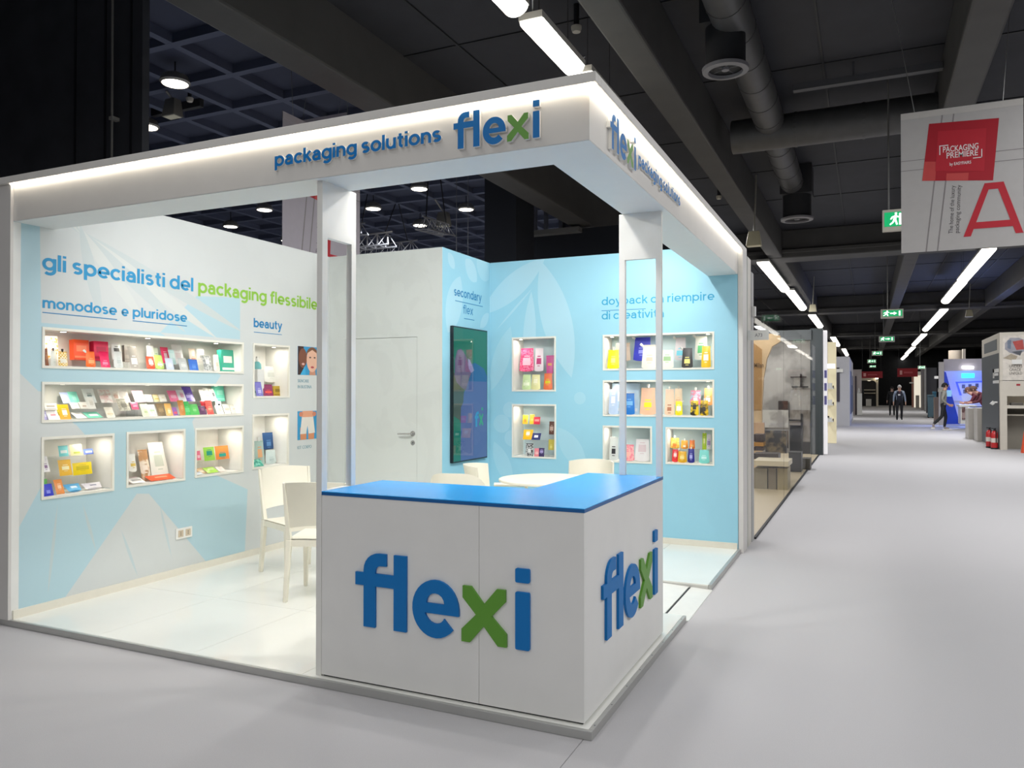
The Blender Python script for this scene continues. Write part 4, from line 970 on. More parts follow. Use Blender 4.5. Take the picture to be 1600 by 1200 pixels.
# kind, u0, u1, v top, v bottom, depth, tilt, floor, colour, second colour, label, extra
T = [
('L', g1, [
 (S,70,92,525.6,550,.19,8,r1,'#EFE6CF','#F7F3E6','cream sachet edged with orange rings, far left of the top niche',dict(pat=('#E08A3C',60,'voronoi'))),
 (S,70,75.6,545,572,.10,8,N1,'#7A4A30','#9A6A48','narrow brown stick pack at the far left of the top niche',{}),
 (PO,77.5,88,548,572.5,.10,5,N1,'#DCE0DA','#C9CFC9','clear white pouch with black cap, left of the gold checked pouch',dict(spout='top',cap='#1A1A1A')),
 (PO,88.5,104,550,573,.08,5,N1,'#D8A93A','#E9E4D2','gold checked pouch with pale centre and black cap',dict(pat=('#F3E7B8',90,'checker'),spout='top',cap='#2A2418')),
 (BX,116,140,531.5,560,.20,4,r1,'#F0541F','#F58A5E','large orange carton standing behind the small orange pouch',{}),
 (PO,132,147.5,550,573,.09,6,N1,'#EE6A22','#F7A566','small orange pouch with white spout before the orange carton',dict(spout='left')),
 (BX,147.5,170,534,561,.20,4,r1,'#E0124F','#C00A44','large magenta carton behind the magenta sachet',{}),
 (S,157.5,172,550,574,.09,14,N1,'#E8145A','#F38BAA','magenta sachet with a pale emblem, leaning before its carton',{}),
 (PO,173,188,537,558,.20,8,r1,'#ECECE8','#3A3A3A','white pouch with a black patch, above the clear silver pouch',{}),
 (PO,176,190.5,550,574.5,.10,8,N1,'#D6DAD6','#BFC6C2','clear silver pouch beside the magenta sachet',{}),
 (BX,195,204.5,540,567,.20,4,r1,'#B9B4AA','#A6A198','slim pale grey carton behind the taupe sachet',{}),
 (S,204,217.5,542,575,.10,14,N1,'#A8A298','#E8E6DF','tall taupe sachet with a white emblem',{}),
 (PO,228,241,541,560,.20,10,r1,'#F2F2EC','#D9E0D2','plain white spouted pouch above the red and white one',dict(spout='top')),
 (PO,227,241,558,575,.09,12,N1,'#E4532F','#F4F0EA','red and white pouch at the middle of the top niche',{}),
 (S,241,249,544,562,.21,12,r1,'#DFEAD2','#4E9A45','white sachet with a green leaf stripe',{}),
 (PO,241,255,556,576,.09,14,N1,'#B7D66A','#EFF4E2','lime green pouch with white top',{}),
 (S,254,266,543,564,.20,16,r1,'#EE3D6C','#F7D5DE','hot pink sachet with white print, hung at the back of the top niche',{}),
 (S,260,272,560,576,.09,16,N1,'#C6CFE0','#DDE3EC','pale lavender sachet before the hot pink one',{}),
 (S,266,275,547,570,.15,16,None,'#BFE0DF','#D8ECEA','narrow pale teal sachet beside the lavender one',{}),
 (S,272,288,539,562,.20,16,r1,'#F4F1EC','#E3D4D0','white sachet with fine red pattern, tallest in the right half',{}),
 (S,281,294,560,576.5,.09,18,N1,'#BDC1BE','#D6D8D4','silver grey sachet before the tall patterned one',{}),
 (S,297,308,545,562,.20,12,r1,'#F6E2CC','#EBA98C','peach and white sachet above the blue one',{}),
 (S,296,310,562,576.5,.09,14,N1,'#2F6CC8','#5B8EDA','bright blue sachet low in the top niche',{}),
 (S,309,320,546,568,.19,10,None,'#E3DFD9','#A9A9A4','white sachet with silver centre and red foot',{}),
 (S,319,332,556,577,.09,14,N1,'#8C8F8C','#D9DBD8','dark grey patterned sachet beside the blue one',dict(pat=('#C9CBC8',50))),
 (PO,332,342,555,577,.10,8,N1,'#E6E3D8','#CFC6AE','clear cream pouch beside the teal display box',{}),
 (BX,347,367,547,577.5,.10,5,N1,'#39A58C','#F0ECE6','teal and white display box with red lettering block, far right of the top niche',{}),
]),
('L', g2, [
 (S,98,111,614,629,.18,30,r2,'#B9C6EE','#D6DDF4','pale lavender blue sachet, first on the upper step',{}),
 (S,110,125,613,629,.18,30,r2,'#8FE3CF','#B2EEDF','mint sachet beside the lavender one on the upper step',{}),
 (S,133,151,608,627,.18,25,r2,'#EEF2EE','#9BA6A6','white sachet with grey swirl on the upper step',{}),
 (S,158,177,609,628,.18,28,r2,'#F4EFE8','#E3BDB8','white sachet with pink dots on the upper step',dict(pat=('#E9CFC8',30))),
 (S,178,189,613,628,.18,28,r2,'#F2ECE3','#D9B8A8','narrow white sachet left of its twin on the upper step',{}),
 (S,190,204,612,628,.18,28,r2,'#F6F2EC','#E3DDD2','plain white sachet right of its narrow neighbour',{}),
 (S,211,228,611,629,.18,28,r2,'#F0B9D2','#F8DDE8','pink lilac sachet on the upper step',dict(pat=('#FBE6EF',40))),
 (S,229,240,617,630,.18,28,r2,'#F8F6F1','#ECE6DC','blank white sachet right of the pink lilac one',{}),
 (S,241,250,617,630,.18,28,r2,'#F0E3B0','#D9C16A','cream yellow sachet on the upper step',{}),
 (S,250.5,261,617,630,.18,28,r2,'#F5F1E6','#E8DFC6','ivory sachet beside the cream yellow one',{}),
 (S,266,280,611,626,.18,28,r2,'#F27BA6','#F9B7CE','candy pink sachet on the upper step',{}),
 (S,280,293,610,626,.18,28,r2,'#F2F4F6','#DFA9BE','white sachet between the candy pink and purple ones',{}),
 (S,291,305,605,624,.18,28,r2,'#6A52B8','#B9AEE6','purple sachet with white wave on the upper step',{}),
 (S,315,322,609,625,.18,24,r2,'#F1EFEA','#E0CFC8','slim white sachet, first of three by the aqua carton',{}),
 (S,322,330,607,625,.18,24,r2,'#F3F3EF','#8C8F8C','slim white sachet with grey marks, second by the aqua carton',{}),
 (S,331,340,608,624,.18,24,r2,'#F4F4F2','#70767A','slim white sachet with dark lines, touching the aqua carton',{}),
 (BX,338.5,352,603.5,623,.18,10,r2,'#6ED8BC','#9AE8D4','aqua carton at the right end of the upper step',{}),
 (BX,71,90,631,641,.09,20,None,'#F0ECE2','#B9B2A6','low white carton at the left end of the second niche',{}),
 (S,68,75.5,640,655,.09,25,N2,'#B9B2DC','#DDD9EE','small lavender sachet in the left corner of the second niche',{}),
 (S,76,94,642,655,.075,35,N2,'#F4F1EC','#E58A92','white sachet with a red emblem, left end of the lower row',{}),
 (S,82,96,637,651,.12,35,None,'#C6C92A','#DDDF5E','lime yellow sachet behind the orange pack',{}),
 (S,94,111,633,654.5,.085,22,N2,'#F0A21A','#F6EBD2','yellow orange pack with a pale window',{}),
 (S,112,125,630,640,.13,35,None,'#F4F2EA','#D9D4C4','small cream white sachet under the mint one',{}),
 (S,126,139,629,640,.13,35,None,'#F2EEE4','#CBB9A6','small white sachet with tan print under the grey swirl one',{}),
 (S,138,150,622,640,.14,25,None,'#F0EEE6','#D6D2C6','tall ivory sachet before the grey swirl one',{}),
 (FT,120,136,645,652.5,.09,60,N2,'#EDEBE4','#D4D0C6','white sachet lying flat before the ivory one',{}),
 (FT,138,161,644,653,.09,60,N2,'#7FD9B9','#EAF6F0','mint and white sachet lying flat in the lower row',{}),
 (S,167,180,637,651.5,.09,28,N2,'#E9E3D2','#D8C9A8','cream sachet right of the flat mint one',{}),
 (S,186,204,624,643,.12,24,None,'#B7B29E','#8B877A','grey olive patterned sachet in the lower row',dict(pat=('#DAD6C6',60))),
 (S,206,217,629,641,.13,24,None,'#EC5C82','#F7B7C6','small rose pink sachet beside the grey olive one',{}),
 (S,223,235,632,649.5,.085,24,N2,'#CFD2BA','#A9B58A','olive white sachet in the lower row',{}),
 (S,233,246,633,649,.085,24,N2,'#EAEADF','#A7C29A','white sachet with green specks in the lower row',dict(pat=('#C9D6BC',50))),
 (S,247,259,631,648,.085,20,N2,'#7D6A4C','#A08A62','dark taupe sachet in the lower row',{}),
 (S,260,270.5,631,648,.085,20,N2,'#E3B163','#F2DDAE','tan sachet right of the dark taupe one',{}),
 (S,270.5,278,637,648,.085,20,N2,'#8A5BA0','#D94F62','tiny purple sachet with red corner',{}),
 (S,281,290.5,626,647,.085,18,N2,'#C78338','#D9A268','caramel brown sachet in the lower row',{}),
 (S,289,299,628,647,.085,20,N2,'#3DB85A','#66CC7C','slim green sachet beside the caramel one',{}),
 (S,298,312,632,646.5,.08,22,N2,'#52B957','#8FD48A','wide green sachet with pale ring',{}),
 (S,312,323,635,646,.08,22,N2,'#5A3558','#8A5A7A','dark plum sachet right of the wide green one',{}),
 (S,315,325,627,640,.13,20,None,'#B8202E','#E0505A','deep red sachet above the plum one',{}),
 (S,324,334,626,645,.085,18,N2,'#E8574E','#F3A584','coral red sachet with peach top',{}),
 (S,337,346,627,637,.14,12,None,'#F4F5F5','#1E2A3A','white sachet with one dark dot',{}),
 (S,339,350,634,644,.085,25,N2,'#E8E4D8','#D0C9B8','first of three small cream pouches, next to the coral sachet',{}),
 (S,351,361,632,644,.085,25,N2,'#ECE8DC','#CFC6B2','middle one of the three small cream pouches',{}),
 (S,362,372,633,644,.085,25,N2,'#E6E1D4','#D2CAB9','last small cream pouch at the right end of the second niche',{}),
]),
('L', g3, [
 (S,92,107,697,713,.15,12,N3 + .262,'#7FD6DA','#F2F7F6','teal and white sachet on the clear shelf',{}),
 (S,110,129,695,713,.15,12,N3 + .262,'#EDE9B4','#B7C24A','cream pouch with olive foot on the clear shelf',{}),
 (S,131,146,702,712,.15,20,N3 + .262,'#5E74C8','#F1F3F8','blue and white round sachet on the clear shelf',{}),
 (S,93,113,719,745,.10,14,None,'#E9B53A','#F3E6B2','yellow paper bag with amber top hung on the clear stand',{}),
 (S,114,144,723,744,.10,10,None,'#F0D31C','#C9B414','wide yellow multipack hung on the clear stand',{}),
 (S,67,78,714,739,.09,20,None,'#EDE9EA','#8A6A8E','white wedge pouch with purple foot against the left cheek',{}),
 (S,67,74,749,763,.12,10,None,'#58B24A','#8ACC78','small green sachet behind the royal blue one',{}),
 (S,68,84,757,775.5,.05,20,N3,'#2A35C0','#8C94E8','royal blue sachet at the left of the lower niche',{}),
 (S,88,101,750,770,.07,22,N3,'#E08A3E','#F2C8A0','orange wrapped bar leaning in the lower niche',{}),
 (TU,104,129,759,768,.08,50,N3,'#5FB3E2','#DDEFF8','light blue tube lying on the niche floor',{}),
 (TU,131,161,757,767,.09,50,N3,'#E6E2E6','#8A8CA0','long white tube lying at the right of the blue one',{}),
]),
('L', 'packs in the middle lower niche', [
 (PO,200,212,710,739,.10,8,None,'#EFEDE4','#D9B95A','white pouch with gold band at the left cheek of the middle lower niche',{}),
 (S,222,237,703,739,.15,14,N4,'#B98A5A','#F1E6D8','brown and white stick pack leaning by the display pouch',dict(pat=('#EADCC8',14))),
 (PO,236,263,692,738,.16,14,N4,'#E4E4DA','#C6CDBE','large ivory display pouch with rounded header',{}),
 (FT,236,275,739,750.5,.06,66,N4,'#F05A2A','#F8A582','vivid orange pack lying flat',{}),
 (FT,203,224,742,750,.11,66,N4,'#D9C3C0','#5A4A52','pinkish pack lying flat at the left',{}),
 (FT,207,228,748,755.5,.05,66,N4,'#F1EEE8','#A8A6A2','white sachet lying flat at the front edge',{}),
]),
('L', 'packs in the right lower niche', [
 (S,319,336,699,724,.14,10,N5 + .105,'#9AD24A','#12907E','lime green pack with teal header',{}),
 (S,337,358,697,722,.14,10,N5 + .105,'#E88A3C','#1E9A8C','orange pack with teal header',{}),
 (S,306.5,314,705,720,.10,12,None,'#E8728C','#F6C6CF','pink sachet at the left cheek of the right lower niche',{}),
 (FT,325,342,728,739,.06,60,N5,'#A6D84A','#E3F2B4','lime sachet lying on the niche floor',{}),
 (FT,344,354,730.5,738,.06,60,N5,'#E6D9D2','#C8343C','small red and white sachet lying flat',{}),
 (FT,309,326,730.5,740,.08,60,N5,'#D6B58A','#EBDCC2','tan sachet lying flat',{}),
 (FT,306.5,319,739,744,.03,70,N5,'#DDE3EC','#2E4C8A','narrow white and navy sachet at the front edge',{}),
]),
('L', 'packs in the upper beauty niche', [
 (PO,411,431,573,598,.20,6,None,'#E3E4DC','#CDD0C8','clear square pouch on the back of the upper beauty niche',{}),
 (S,396.5,401,604,619,.06,8,BT1,'#DDEBE2','#6C9A8C','pale mint sachet in the corner of the upper beauty niche',{}),
 (S,400.5,411,597,619,.035,14,BT1,'#7C78C6','#C3C2E8','violet sachet in the upper beauty niche',{}),
 (S,412,427,601,619,.09,12,BT1,'#8A2E5C','#E8564A','maroon framed red sachet in the upper beauty niche',{}),
 (BX,428,443,603.5,619,.11,4,BT1,'#B99A2E','#8A7020','gold pouch box in the upper beauty niche',{}),
]),
('L', 'packs in the lower beauty niche', [
 (PO,396,412,689,725,.125,4,BT2,'#A8BFB6','#E0A878','clear green bottle shaped pouch with a white nozzle',dict(spout='top')),
 (S,411,428,676,703,.19,6,None,'#1D4E86','#5A8AC0','navy blue ribbon pouch on the back of the lower beauty niche',{}),
 (PO,413,430,703,726,.14,4,BT2,'#CBD9D6','#B4C4C2','clear refill pouch under the navy one',{}),
 (FT,395,412,719,731,.035,40,BT2,'#2E9A84','#8AD0BE','teal green floral pouch lying at the front',dict(pat=('#7CCBB4',40))),
]),
('B', 'packs in the narrow upper niche', [
 (PO,812.5,835,544.5,576,.17,4,NA + .205,'#E8306E','#F8C2D2','hot pink pouch with white speckles on the clear stand',dict(pat=('#F58AAE',60))),
 (PO,836,850,544.5,576,.17,4,NA + .205,'#F5E6EC','#C03A78','white pouch with dark pink edge beside the hot pink one',{}),
 (TU,853.5,866,555.5,584,.10,4,None,'#D65C9A','#F0B26A','magenta tube pack at the right of the stand',{}),
 (PO,816.6,830.5,585.5,609,.075,5,NA,'#C3D9A0','#E8F0D2','pale green pouch, left one of the lower pair',{}),
 (PO,830.5,845,585.5,609,.075,5,NA,'#E3DFA2','#F4F0CE','pale yellow pouch, right one of the lower pair',{}),
 (PO,850,864,583.5,609,.06,4,NA,'#EE7A4A','#E6D21C','orange flower pouch with a yellow top',{}),
]),
('B', 'packs in the narrow lower niche', [
 (S,816.5,825,648.5,664.5,.19,10,NBz + .345,'#F0C22E','#D98A3A','small yellow pack, left of three on the tall stand',{}),
 (S,827.5,835,647.5,664.5,.20,10,NBz + .345,'#F3CF3A','#F7E48A','slim yellow pack in the middle on the tall stand',{}),
 (S,834,844,651.5,665,.17,10,NBz + .345,'#EE3A4E','#F8A09A','bright red pack, right of three on the tall stand',{}),
 (S,817,832,671.5,689,.09,18,NBz + .178,'#F2BC12','#F6F2E2','open yellow pack with white centre',{}),
 (S,830.5,844,677,688,.07,30,NBz + .178,'#26306E','#F0F2F6','navy framed white pack tipped back',{}),
 (S,821.5,833,693,713,.04,8,NBz,'#2E2E30','#E2E2DE','black and white patterned pack at the foot of the niche',dict(pat=('#C6C6C2',60))),
 (S,835,843.5,700.5,713.5,.04,8,NBz,'#EE8A92','#F7C9C6','salmon pink pack at the foot of the niche',{}),
 (S,842,850.5,700,713.5,.035,8,NBz,'#3E3260','#A79ACA','dark violet pack at the foot of the niche',{}),
 (S,858,866,658.5,679.5,.12,6,NBz + .24,'#6E4538','#D6B8A8','chocolate brown pack on the narrow stand',{}),
 (S,857,866,686.5,703,.05,6,None,'#C9B84A','#E2D67A','gold round pack under the chocolate one',{}),
]),
('B', 'pouches in the long upper niche', [
 (PO,949.5,968,547,576,.07,5,NC,'#E9E80E','#F4F38A','bright yellow spouted pouch at the left of the long upper niche',dict(spout='top')),
 (PO,961,986,536,566,.19,5,NC + .085,'#B5A392','#D6C9BC','brown grey pouch behind the yellow one',{}),
 (PO,990,1018,527.5,566,.19,5,NC + .085,'#3038B8','#8C92E6','royal blue pouch with a white corner spout',dict(spout='left')),
 (PO,1003,1028,539,575,.07,5,NC,'#EFE9DA','#D9C6AE','cream pouch with corner spout before the blue one',dict(spout='left')),
 (PO,1033,1053,547,575,.07,5,NC,'#EAEBDD','#9ABF8A','white and green pouch behind the right pillar stile',{}),
 (PO,1054.5,1072.5,527.5,558,.19,5,NC + .085,'#D3CDD2','#6FC6DA','silver pink pouch with a blue corner',dict(spout='left')),
 (PO,1065.5,1083,544,575.5,.07,5,NC,'#3A3A3C','#E8DC7A','black pouch with a yellow window',dict(spout='left',cap='#C9C9C4')),
 (PO,1085.5,1106,525,560,.19,5,NC + .085,'#E8EBE2','#4FA86A','tall white and green pouch at the right of the niche',dict(spout='left')),
 (PO,1096,1111,541,574.5,.07,5,NC,'#EFC52A','#F6F0DC','golden yellow pouch with white top at the right end',{}),
]),
('B', 'pouches in the long middle niche', [
 (BX,956,998,599,646,.21,3,NDz,'#C3DCF0','#E8F0F6','large pale blue carton at the back of the long middle niche',{}),
 (PO,951.5,966,608.5,647,.10,4,NDz,'#B6CBE6','#E6E9EC','pale blue pouch at the far left of the long middle niche',{}),
 (PO,975,992.5,614.5,647.5,.08,4,NDz,'#2173C4','#6FB0E0','deep blue pouch before the pale carton',{}),
 (PO,1000.5,1025.5,606,648,.09,4,NDz,'#F0C2A0','#F2EA1A','peach pouch with a bright yellow top and white cap',dict(spout='top')),
 (PO,1039,1054.5,608,648,.09,4,NDz,'#F0D2B4','#B87A5A','peach pouch beside the right pillar stile',dict(spout='top')),
 (PO,1054,1067,607,633,.19,4,NDz + .10,'#F2DEC2','#E6C49A','cream pouch behind the small yellow one',dict(spout='top')),
 (PO,1055.5,1067,627,648.5,.07,4,NDz,'#F1E41A','#F4F1E4','small yellow and white pouch',dict(spout='right')),
 (PO,1078.5,1096,610,636,.19,4,NDz + .10,'#EE8AA6','#E9EDF6','pink patterned pouch above the striped pouches',dict(spout='top',pat=('#B8CDE8',30))),
 (PO,1079,1092.5,626,649.5,.07,4,NDz,'#EBCB1E','#1E1C18','yellow pouch with black bands, left of the two',dict(spout='top',pat=('#2A2620',18))),
 (PO,1094,1107.5,625.5,650,.065,4,NDz,'#E4BE1C','#2A241A','yellow pouch with black bands, right of the two',dict(spout='top',pat=('#3A3020',14))),
 (PO,1100,1114,606.5,636,.19,4,NDz + .10,'#E8A866','#F3EEE6','orange brown pouch at the right end of the long middle niche',dict(spout='top')),
]),
('B', 'pouches in the left lower niche of the blue wall', [
 (PO,952.5,967,682.5,719,.10,4,NE,'#D3D9D6','#24262C','silver pouch with a black label',{}),
 (PO,974,992,694.5,719,.08,4,NE,'#EE8494','#F7B6A8','rose floral pouch in the left lower niche',dict(pat=('#F6B9B4',50))),
 (PO,992.5,1016,686,719.5,.09,4,NE,'#E6E3E2','#D9C6C8','large clear white pouch in the left lower niche',{}),
]),
('B', 'pouches in the right lower niche of the blue wall', [
 (PO,1048,1062.5,684,708,.18,4,NF + .13,'#EDB43A','#E0782A','yellow orange patterned pouch in the back row',dict(spout='top',pat=('#F3DC8A',40))),
 (PO,1064.5,1076,688,708,.17,4,NF + .13,'#F0A030','#F5E2C4','orange pouch with white cap in the middle of the back row',dict(spout='top')),
 (PO,1077.5,1086.5,687.5,708,.17,4,NF + .13,'#E87A2A','#F4B45A','slim deep orange pouch in the back row',dict(spout='top')),
 (PO,1050.5,1061,702,721.5,.09,4,NF,'#E0343A','#F4D6D2','red pouch with corner cap in the front row',dict(spout='right')),
 (PO,1059.5,1074,705,722.5,.055,4,NF,'#DDA81E','#F0DC8A','gold pouch with a pale disc in the front row',{}),
 (PO,1075,1086,701,722,.07,4,NF,'#2A2C86','#A4A8DC','navy pouch with a pale disc in the front row',dict(spout='top')),
 (S,1097.5,1104,676.5,702,.20,4,None,'#B5D63A','#E6F0A8','tall lime stick at the right of the niche',dict(spout='top')),
 (S,1104.5,1111,678.5,701,.20,4,None,'#E6E2EA','#9A86B8','tall white stick with purple print at the right of the niche',{}),
 (PO,1092.5,1109,703,723.5,.06,4,NF,'#7FD6CC','#C6EEE8','aqua pouch at the right of the front row',{}),
]),
]
NMS = {S: ('sachet', 'sachet'), PO: ('spouted_pouch', 'pouch'), BX: ('carton_box', 'box'), FT: ('flat_sachet', 'sachet'), TU: ('product_tube', 'tube')}
for wall, grp, items in T:
    for it in items:
        k, u0, u1, vt, vb, dep, tl, flr, ca, cb_, lab, ex = it
        nm, cat = NMS[k]
        if k == PO and not ex.get('spout'): nm = 'standup_pouch'
        package(k, wall, u0, u1, vt, vb, dep, tl, flr, ca, cb_, lab, nm, cat, grp, **ex)
# spray bottle on a small block, upper beauty niche
fr = FRM['L']; a, z = fr.pt(402.5, 596, 0.14)
put('display_block', B().box(XL - 0.19, XL - 0.10, a - 0.045, a + 0.045, BT1 + 0.0006, z + 0.115), WHITE, label='small white plinth block in the upper beauty niche', cat='block', bevel=0.002)
sb = empty('spray_bottle', (XL - 0.145, a, z + 0.1155), 'teal spray bottle with a white head on the small plinth', 'bottle')
zz = z + 0.1157
put('bottle_body', B().lathe([(0, 0), (0.036, 0), (0.04, 0.01), (0.036, 0.05), (0.016, 0.075), (0.0, 0.076)], (XL - 0.145, a, zz), 18), mat('#7FC4C4', 0.15), sb, smooth=True)
put('spray_head', B().lathe([(0.017, 0.074), (0.017, 0.095), (0.012, 0.105), (0.0, 0.105)], (XL - 0.145, a, zz), 14).box(XL - 0.155, XL - 0.135, a - 0.01, a + 0.03, zz + 0.103, zz + 0.122), WHITE2, sb)

# ------------------------------------------------------------------ ceiling services over the aisle
def strip_lamp(x, y0, y1, z, label, group='strip lamps over the aisle', w_=0.13, slope=0.0):
    r = empty('strip_lamp', (x, (y0+y1)/2, z), label, 'ceiling lamp', group)
    b = B(); n = 10
    for y in (y0, y1): pass
    prof = [(w_*math.cos(PI + PI*i/n), 0.8*w_*math.sin(PI + PI*i/n)) for i in range(n + 1)]
    vs_ = [(x + p, y0, z + q) for p, q in prof] + [(x + p, y1, z + q) for p, q in prof]; m = n + 1
    b.add(vs_, [(i, i+1, i+1+m, i+m) for i in range(n)] + [tuple(range(n, -1, -1)), tuple(range(m, 2*m))])
    put('diffuser', b, mat('#FFF9EE', 0.4, emit=6.0), r)
    put('housing', B().box(x - w_, x + w_, y0 - 0.03, y1 + 0.03, z, z + 0.07), mat('#B5B3AC', 0.5), r)
    for y in (y0 + 0.2, y1 - 0.2): put('hanger', B().tube((x, y, z + 0.07), (x, y, 6.3), 0.006, n=6), STEEL, r)
    return r
ZLAMP = 5.35
def lampx(u, v): p = hit(u, v, 2, ZLAMP - 0.05); return p.x, p.y
near = [((735,-35),(797,11)), ((812,28),(884,99)), ((887,108),(903,118))]
p = hit(847, 62, 2, ZLAMP - 0.08); q = hit(770, 2, 2, ZLAMP - 0.08)
lamp0 = strip_lamp(p.x, 3.86, 5.12, ZLAMP, 'bright strip lamp hanging just above the header corner')
strip_lamp(p.x - 0.03, 2.3, 3.55, ZLAMP, 'bright strip lamp cut off by the top edge of the picture')
strip_lamp(p.x + 0.03, 5.32, 6.6, ZLAMP, 'strip lamp of which only the tip shows over the header corner')
for pts in ([(p.x + 0.02, 3.60, ZLAMP + 0.05), (p.x + 0.08, 3.7, ZLAMP + 0.16), (p.x, 3.9, ZLAMP + 0.06)], [(p.x, 5.1, ZLAMP + 0.05), (p.x + 0.1, 5.22, ZLAMP + 0.15), (p.x, 5.26, ZLAMP + 0.06)]):
    put('lamp_cable', B().path(pts, 0.008), STEEL, lamp0)
def run(pairs, side):
    for i, (a, b_) in enumerate(pairs):
        pa_, pb_2 = hit(a[0], a[1], 2, 5.27), hit(b_[0], b_[1], 2, 5.27)
        x = (pa_.x + pb_2.x)/2
        strip_lamp(x, pa_.y, pb_2.y, 5.35, '%s strip lamp of the %s row over the aisle' % (('first', 'second', 'third', 'fourth', 'fifth', 'sixth')[i], side), 'strip lamp rows over the aisle', 0.17)
run([((1189,413),(1228,454)), ((1230,457),(1257,483)), ((1264,494),(1285,511)), ((1298,528),(1312,540)), ((1315,546),(1326,555))], 'left')
run([((1547,392),(1503,440)), ((1501,443),(1479,472)), ((1475,485),(1446,516)), ((1443,523),(1429,539)), ((1427,543),(1417,553)), ((1415,555),(1411,561))], 'right')
# round lamps in the neighbouring hall
def round_lamp(u, v, z, label, r_=0.24, tilt=0):
    p = hit(u, v, 2, z)
    r = empty('round_lamp', (p.x, p.y, p.z), label, 'ceiling lamp', 'round lamps in the neighbouring hall')
    put('lamp_glass', B().lathe([(0, 0), (r_*0.8, 0.0), (r_*0.85, 0.02)], tuple(p), 20), mat('#FFF6E8', 0.4, emit=7.0), r)
    put('reflector', B().lathe([(r_*0.86, 0.0), (r_, 0.03), (r_*0.8, 0.14), (0.07, 0.2), (0, 0.2)], tuple(p), 20), mat('#8A8882', 0.4, metal=0.4), r, smooth=True)
    put('hanger', B().tube((p.x, p.y, p.z + 0.19), (p.x, p.y, 7.13), 0.012, n=6), DARK, r)
for (u, v), lb in (((273,132),'round lamp over the left end of the header, beside the black drape'), ((228,200),'small round lamp half hidden by the black drape'), ((413,329),'round lamp glimpsed above the niche wall, highest of three'),
   ((360,355),'round lamp glimpsed above the niche wall, leftmost of three'), ((449,377),'round lamp glimpsed above the niche wall, lowest of three'), ((655,296),'round lamp in the counter opening, highest one'),
   ((583,327),'round lamp in the counter opening, above the long truss'), ((728,328),'round lamp in the counter opening, by the black column'), ((656,353),'round lamp under the upper end of the slanting truss')):
    round_lamp(u, v, 6.6 if v > 250 else 6.75, lb, 0.25 if v < 250 else 0.24)
def rib(x, y):
    return (x, nd.y + round((y - nd.y)/DY)*DY, 6.962)
def detector(u, v, z, zc, label, m=None):
    p = hit(u, v, 2, z); b = B().lathe([(0, -0.05), (0.05, -0.04), (0.065, 0.0), (0.065, 0.03)], tuple(p), 14)
    r = empty('smoke_detector', tuple(p), label, 'detector')
    put('detector_head', b, m or mat('#B9B4A8', 0.5), r, smooth=True); put('detector_base', B().tube((p.x, p.y, p.z + 0.03), (p.x, p.y, zc), 0.035, n=10), DARK, r)
detector(900, 45, 6.0, 6.31, 'small pale smoke detector on a black stem, right of the strip lamp')
detector(1123, 308, 6.0, 6.31, 'small smoke detector beside the beam above the header')
detector(296, 156, 6.9, 7.135, 'small smoke detector near the grey floodlight in the next hall')
def flood(u, v, z, zc, s, label, mt):
    p = hit(u, v, 2, z); r = empty('speaker_box', tuple(p), label, 'speaker', 'grey box speakers under the ceiling')
    b = B(); 
    b.add([(p.x-s*.7,p.y-s*.5,p.z+s),(p.x+s*.7,p.y-s*.5,p.z+s),(p.x+s*.7,p.y+s*.5,p.z+s),(p.x-s*.7,p.y+s*.5,p.z+s),(p.x-s,p.y-s*.8,p.z-s),(p.x+s,p.y-s*.8,p.z-s),(p.x+s,p.y+s*.6,p.z-s),(p.x-s,p.y+s*.6,p.z-s)],
          [(0,1,2,3),(7,6,5,4),(4,5,1,0),(5,6,2,1),(6,7,3,2),(7,4,0,3)])
    put('speaker_cabinet', b, mt, r, bevel=0.01, fix=True)
    put('speaker_grille', B().box(p.x - s*0.85, p.x + s*0.85, p.y - s*0.65, p.y + s*0.45, p.z - s - 0.006, p.z - s), mat('#D0CBB4', 0.6), r)
    tp = rib(p.x, p.y) if zc > 7 else (p.x + 0.05, p.y, zc)
    put('bracket', B().tube((p.x, p.y, p.z + s), tp, 0.02, n=8), mat('#8A8880', 0.5), r)
SPK = mat('#A9A38A', 0.5); SPG = mat('#6E6C66', 0.6)
flood(1178, 373, 4.9, 6.31, 0.16, 'cream box speaker under the beam behind the right end of the header', SPK)
flood(270, 170, 6.7, 7.25, 0.16, 'grey box speaker under the coffered ceiling, left above the header', SPG)
flood(693, 343, 6.5, 7.25, 0.2, 'dim box speaker seen in the counter opening', SPG)
flood(1270, 481, 5.0, 6.31, 0.15, 'small pale speaker beside the left lamp row', SPK)
flood(1514, 489, 5.0, 6.31, 0.15, 'small pale speaker beside the right lamp row', SPK)
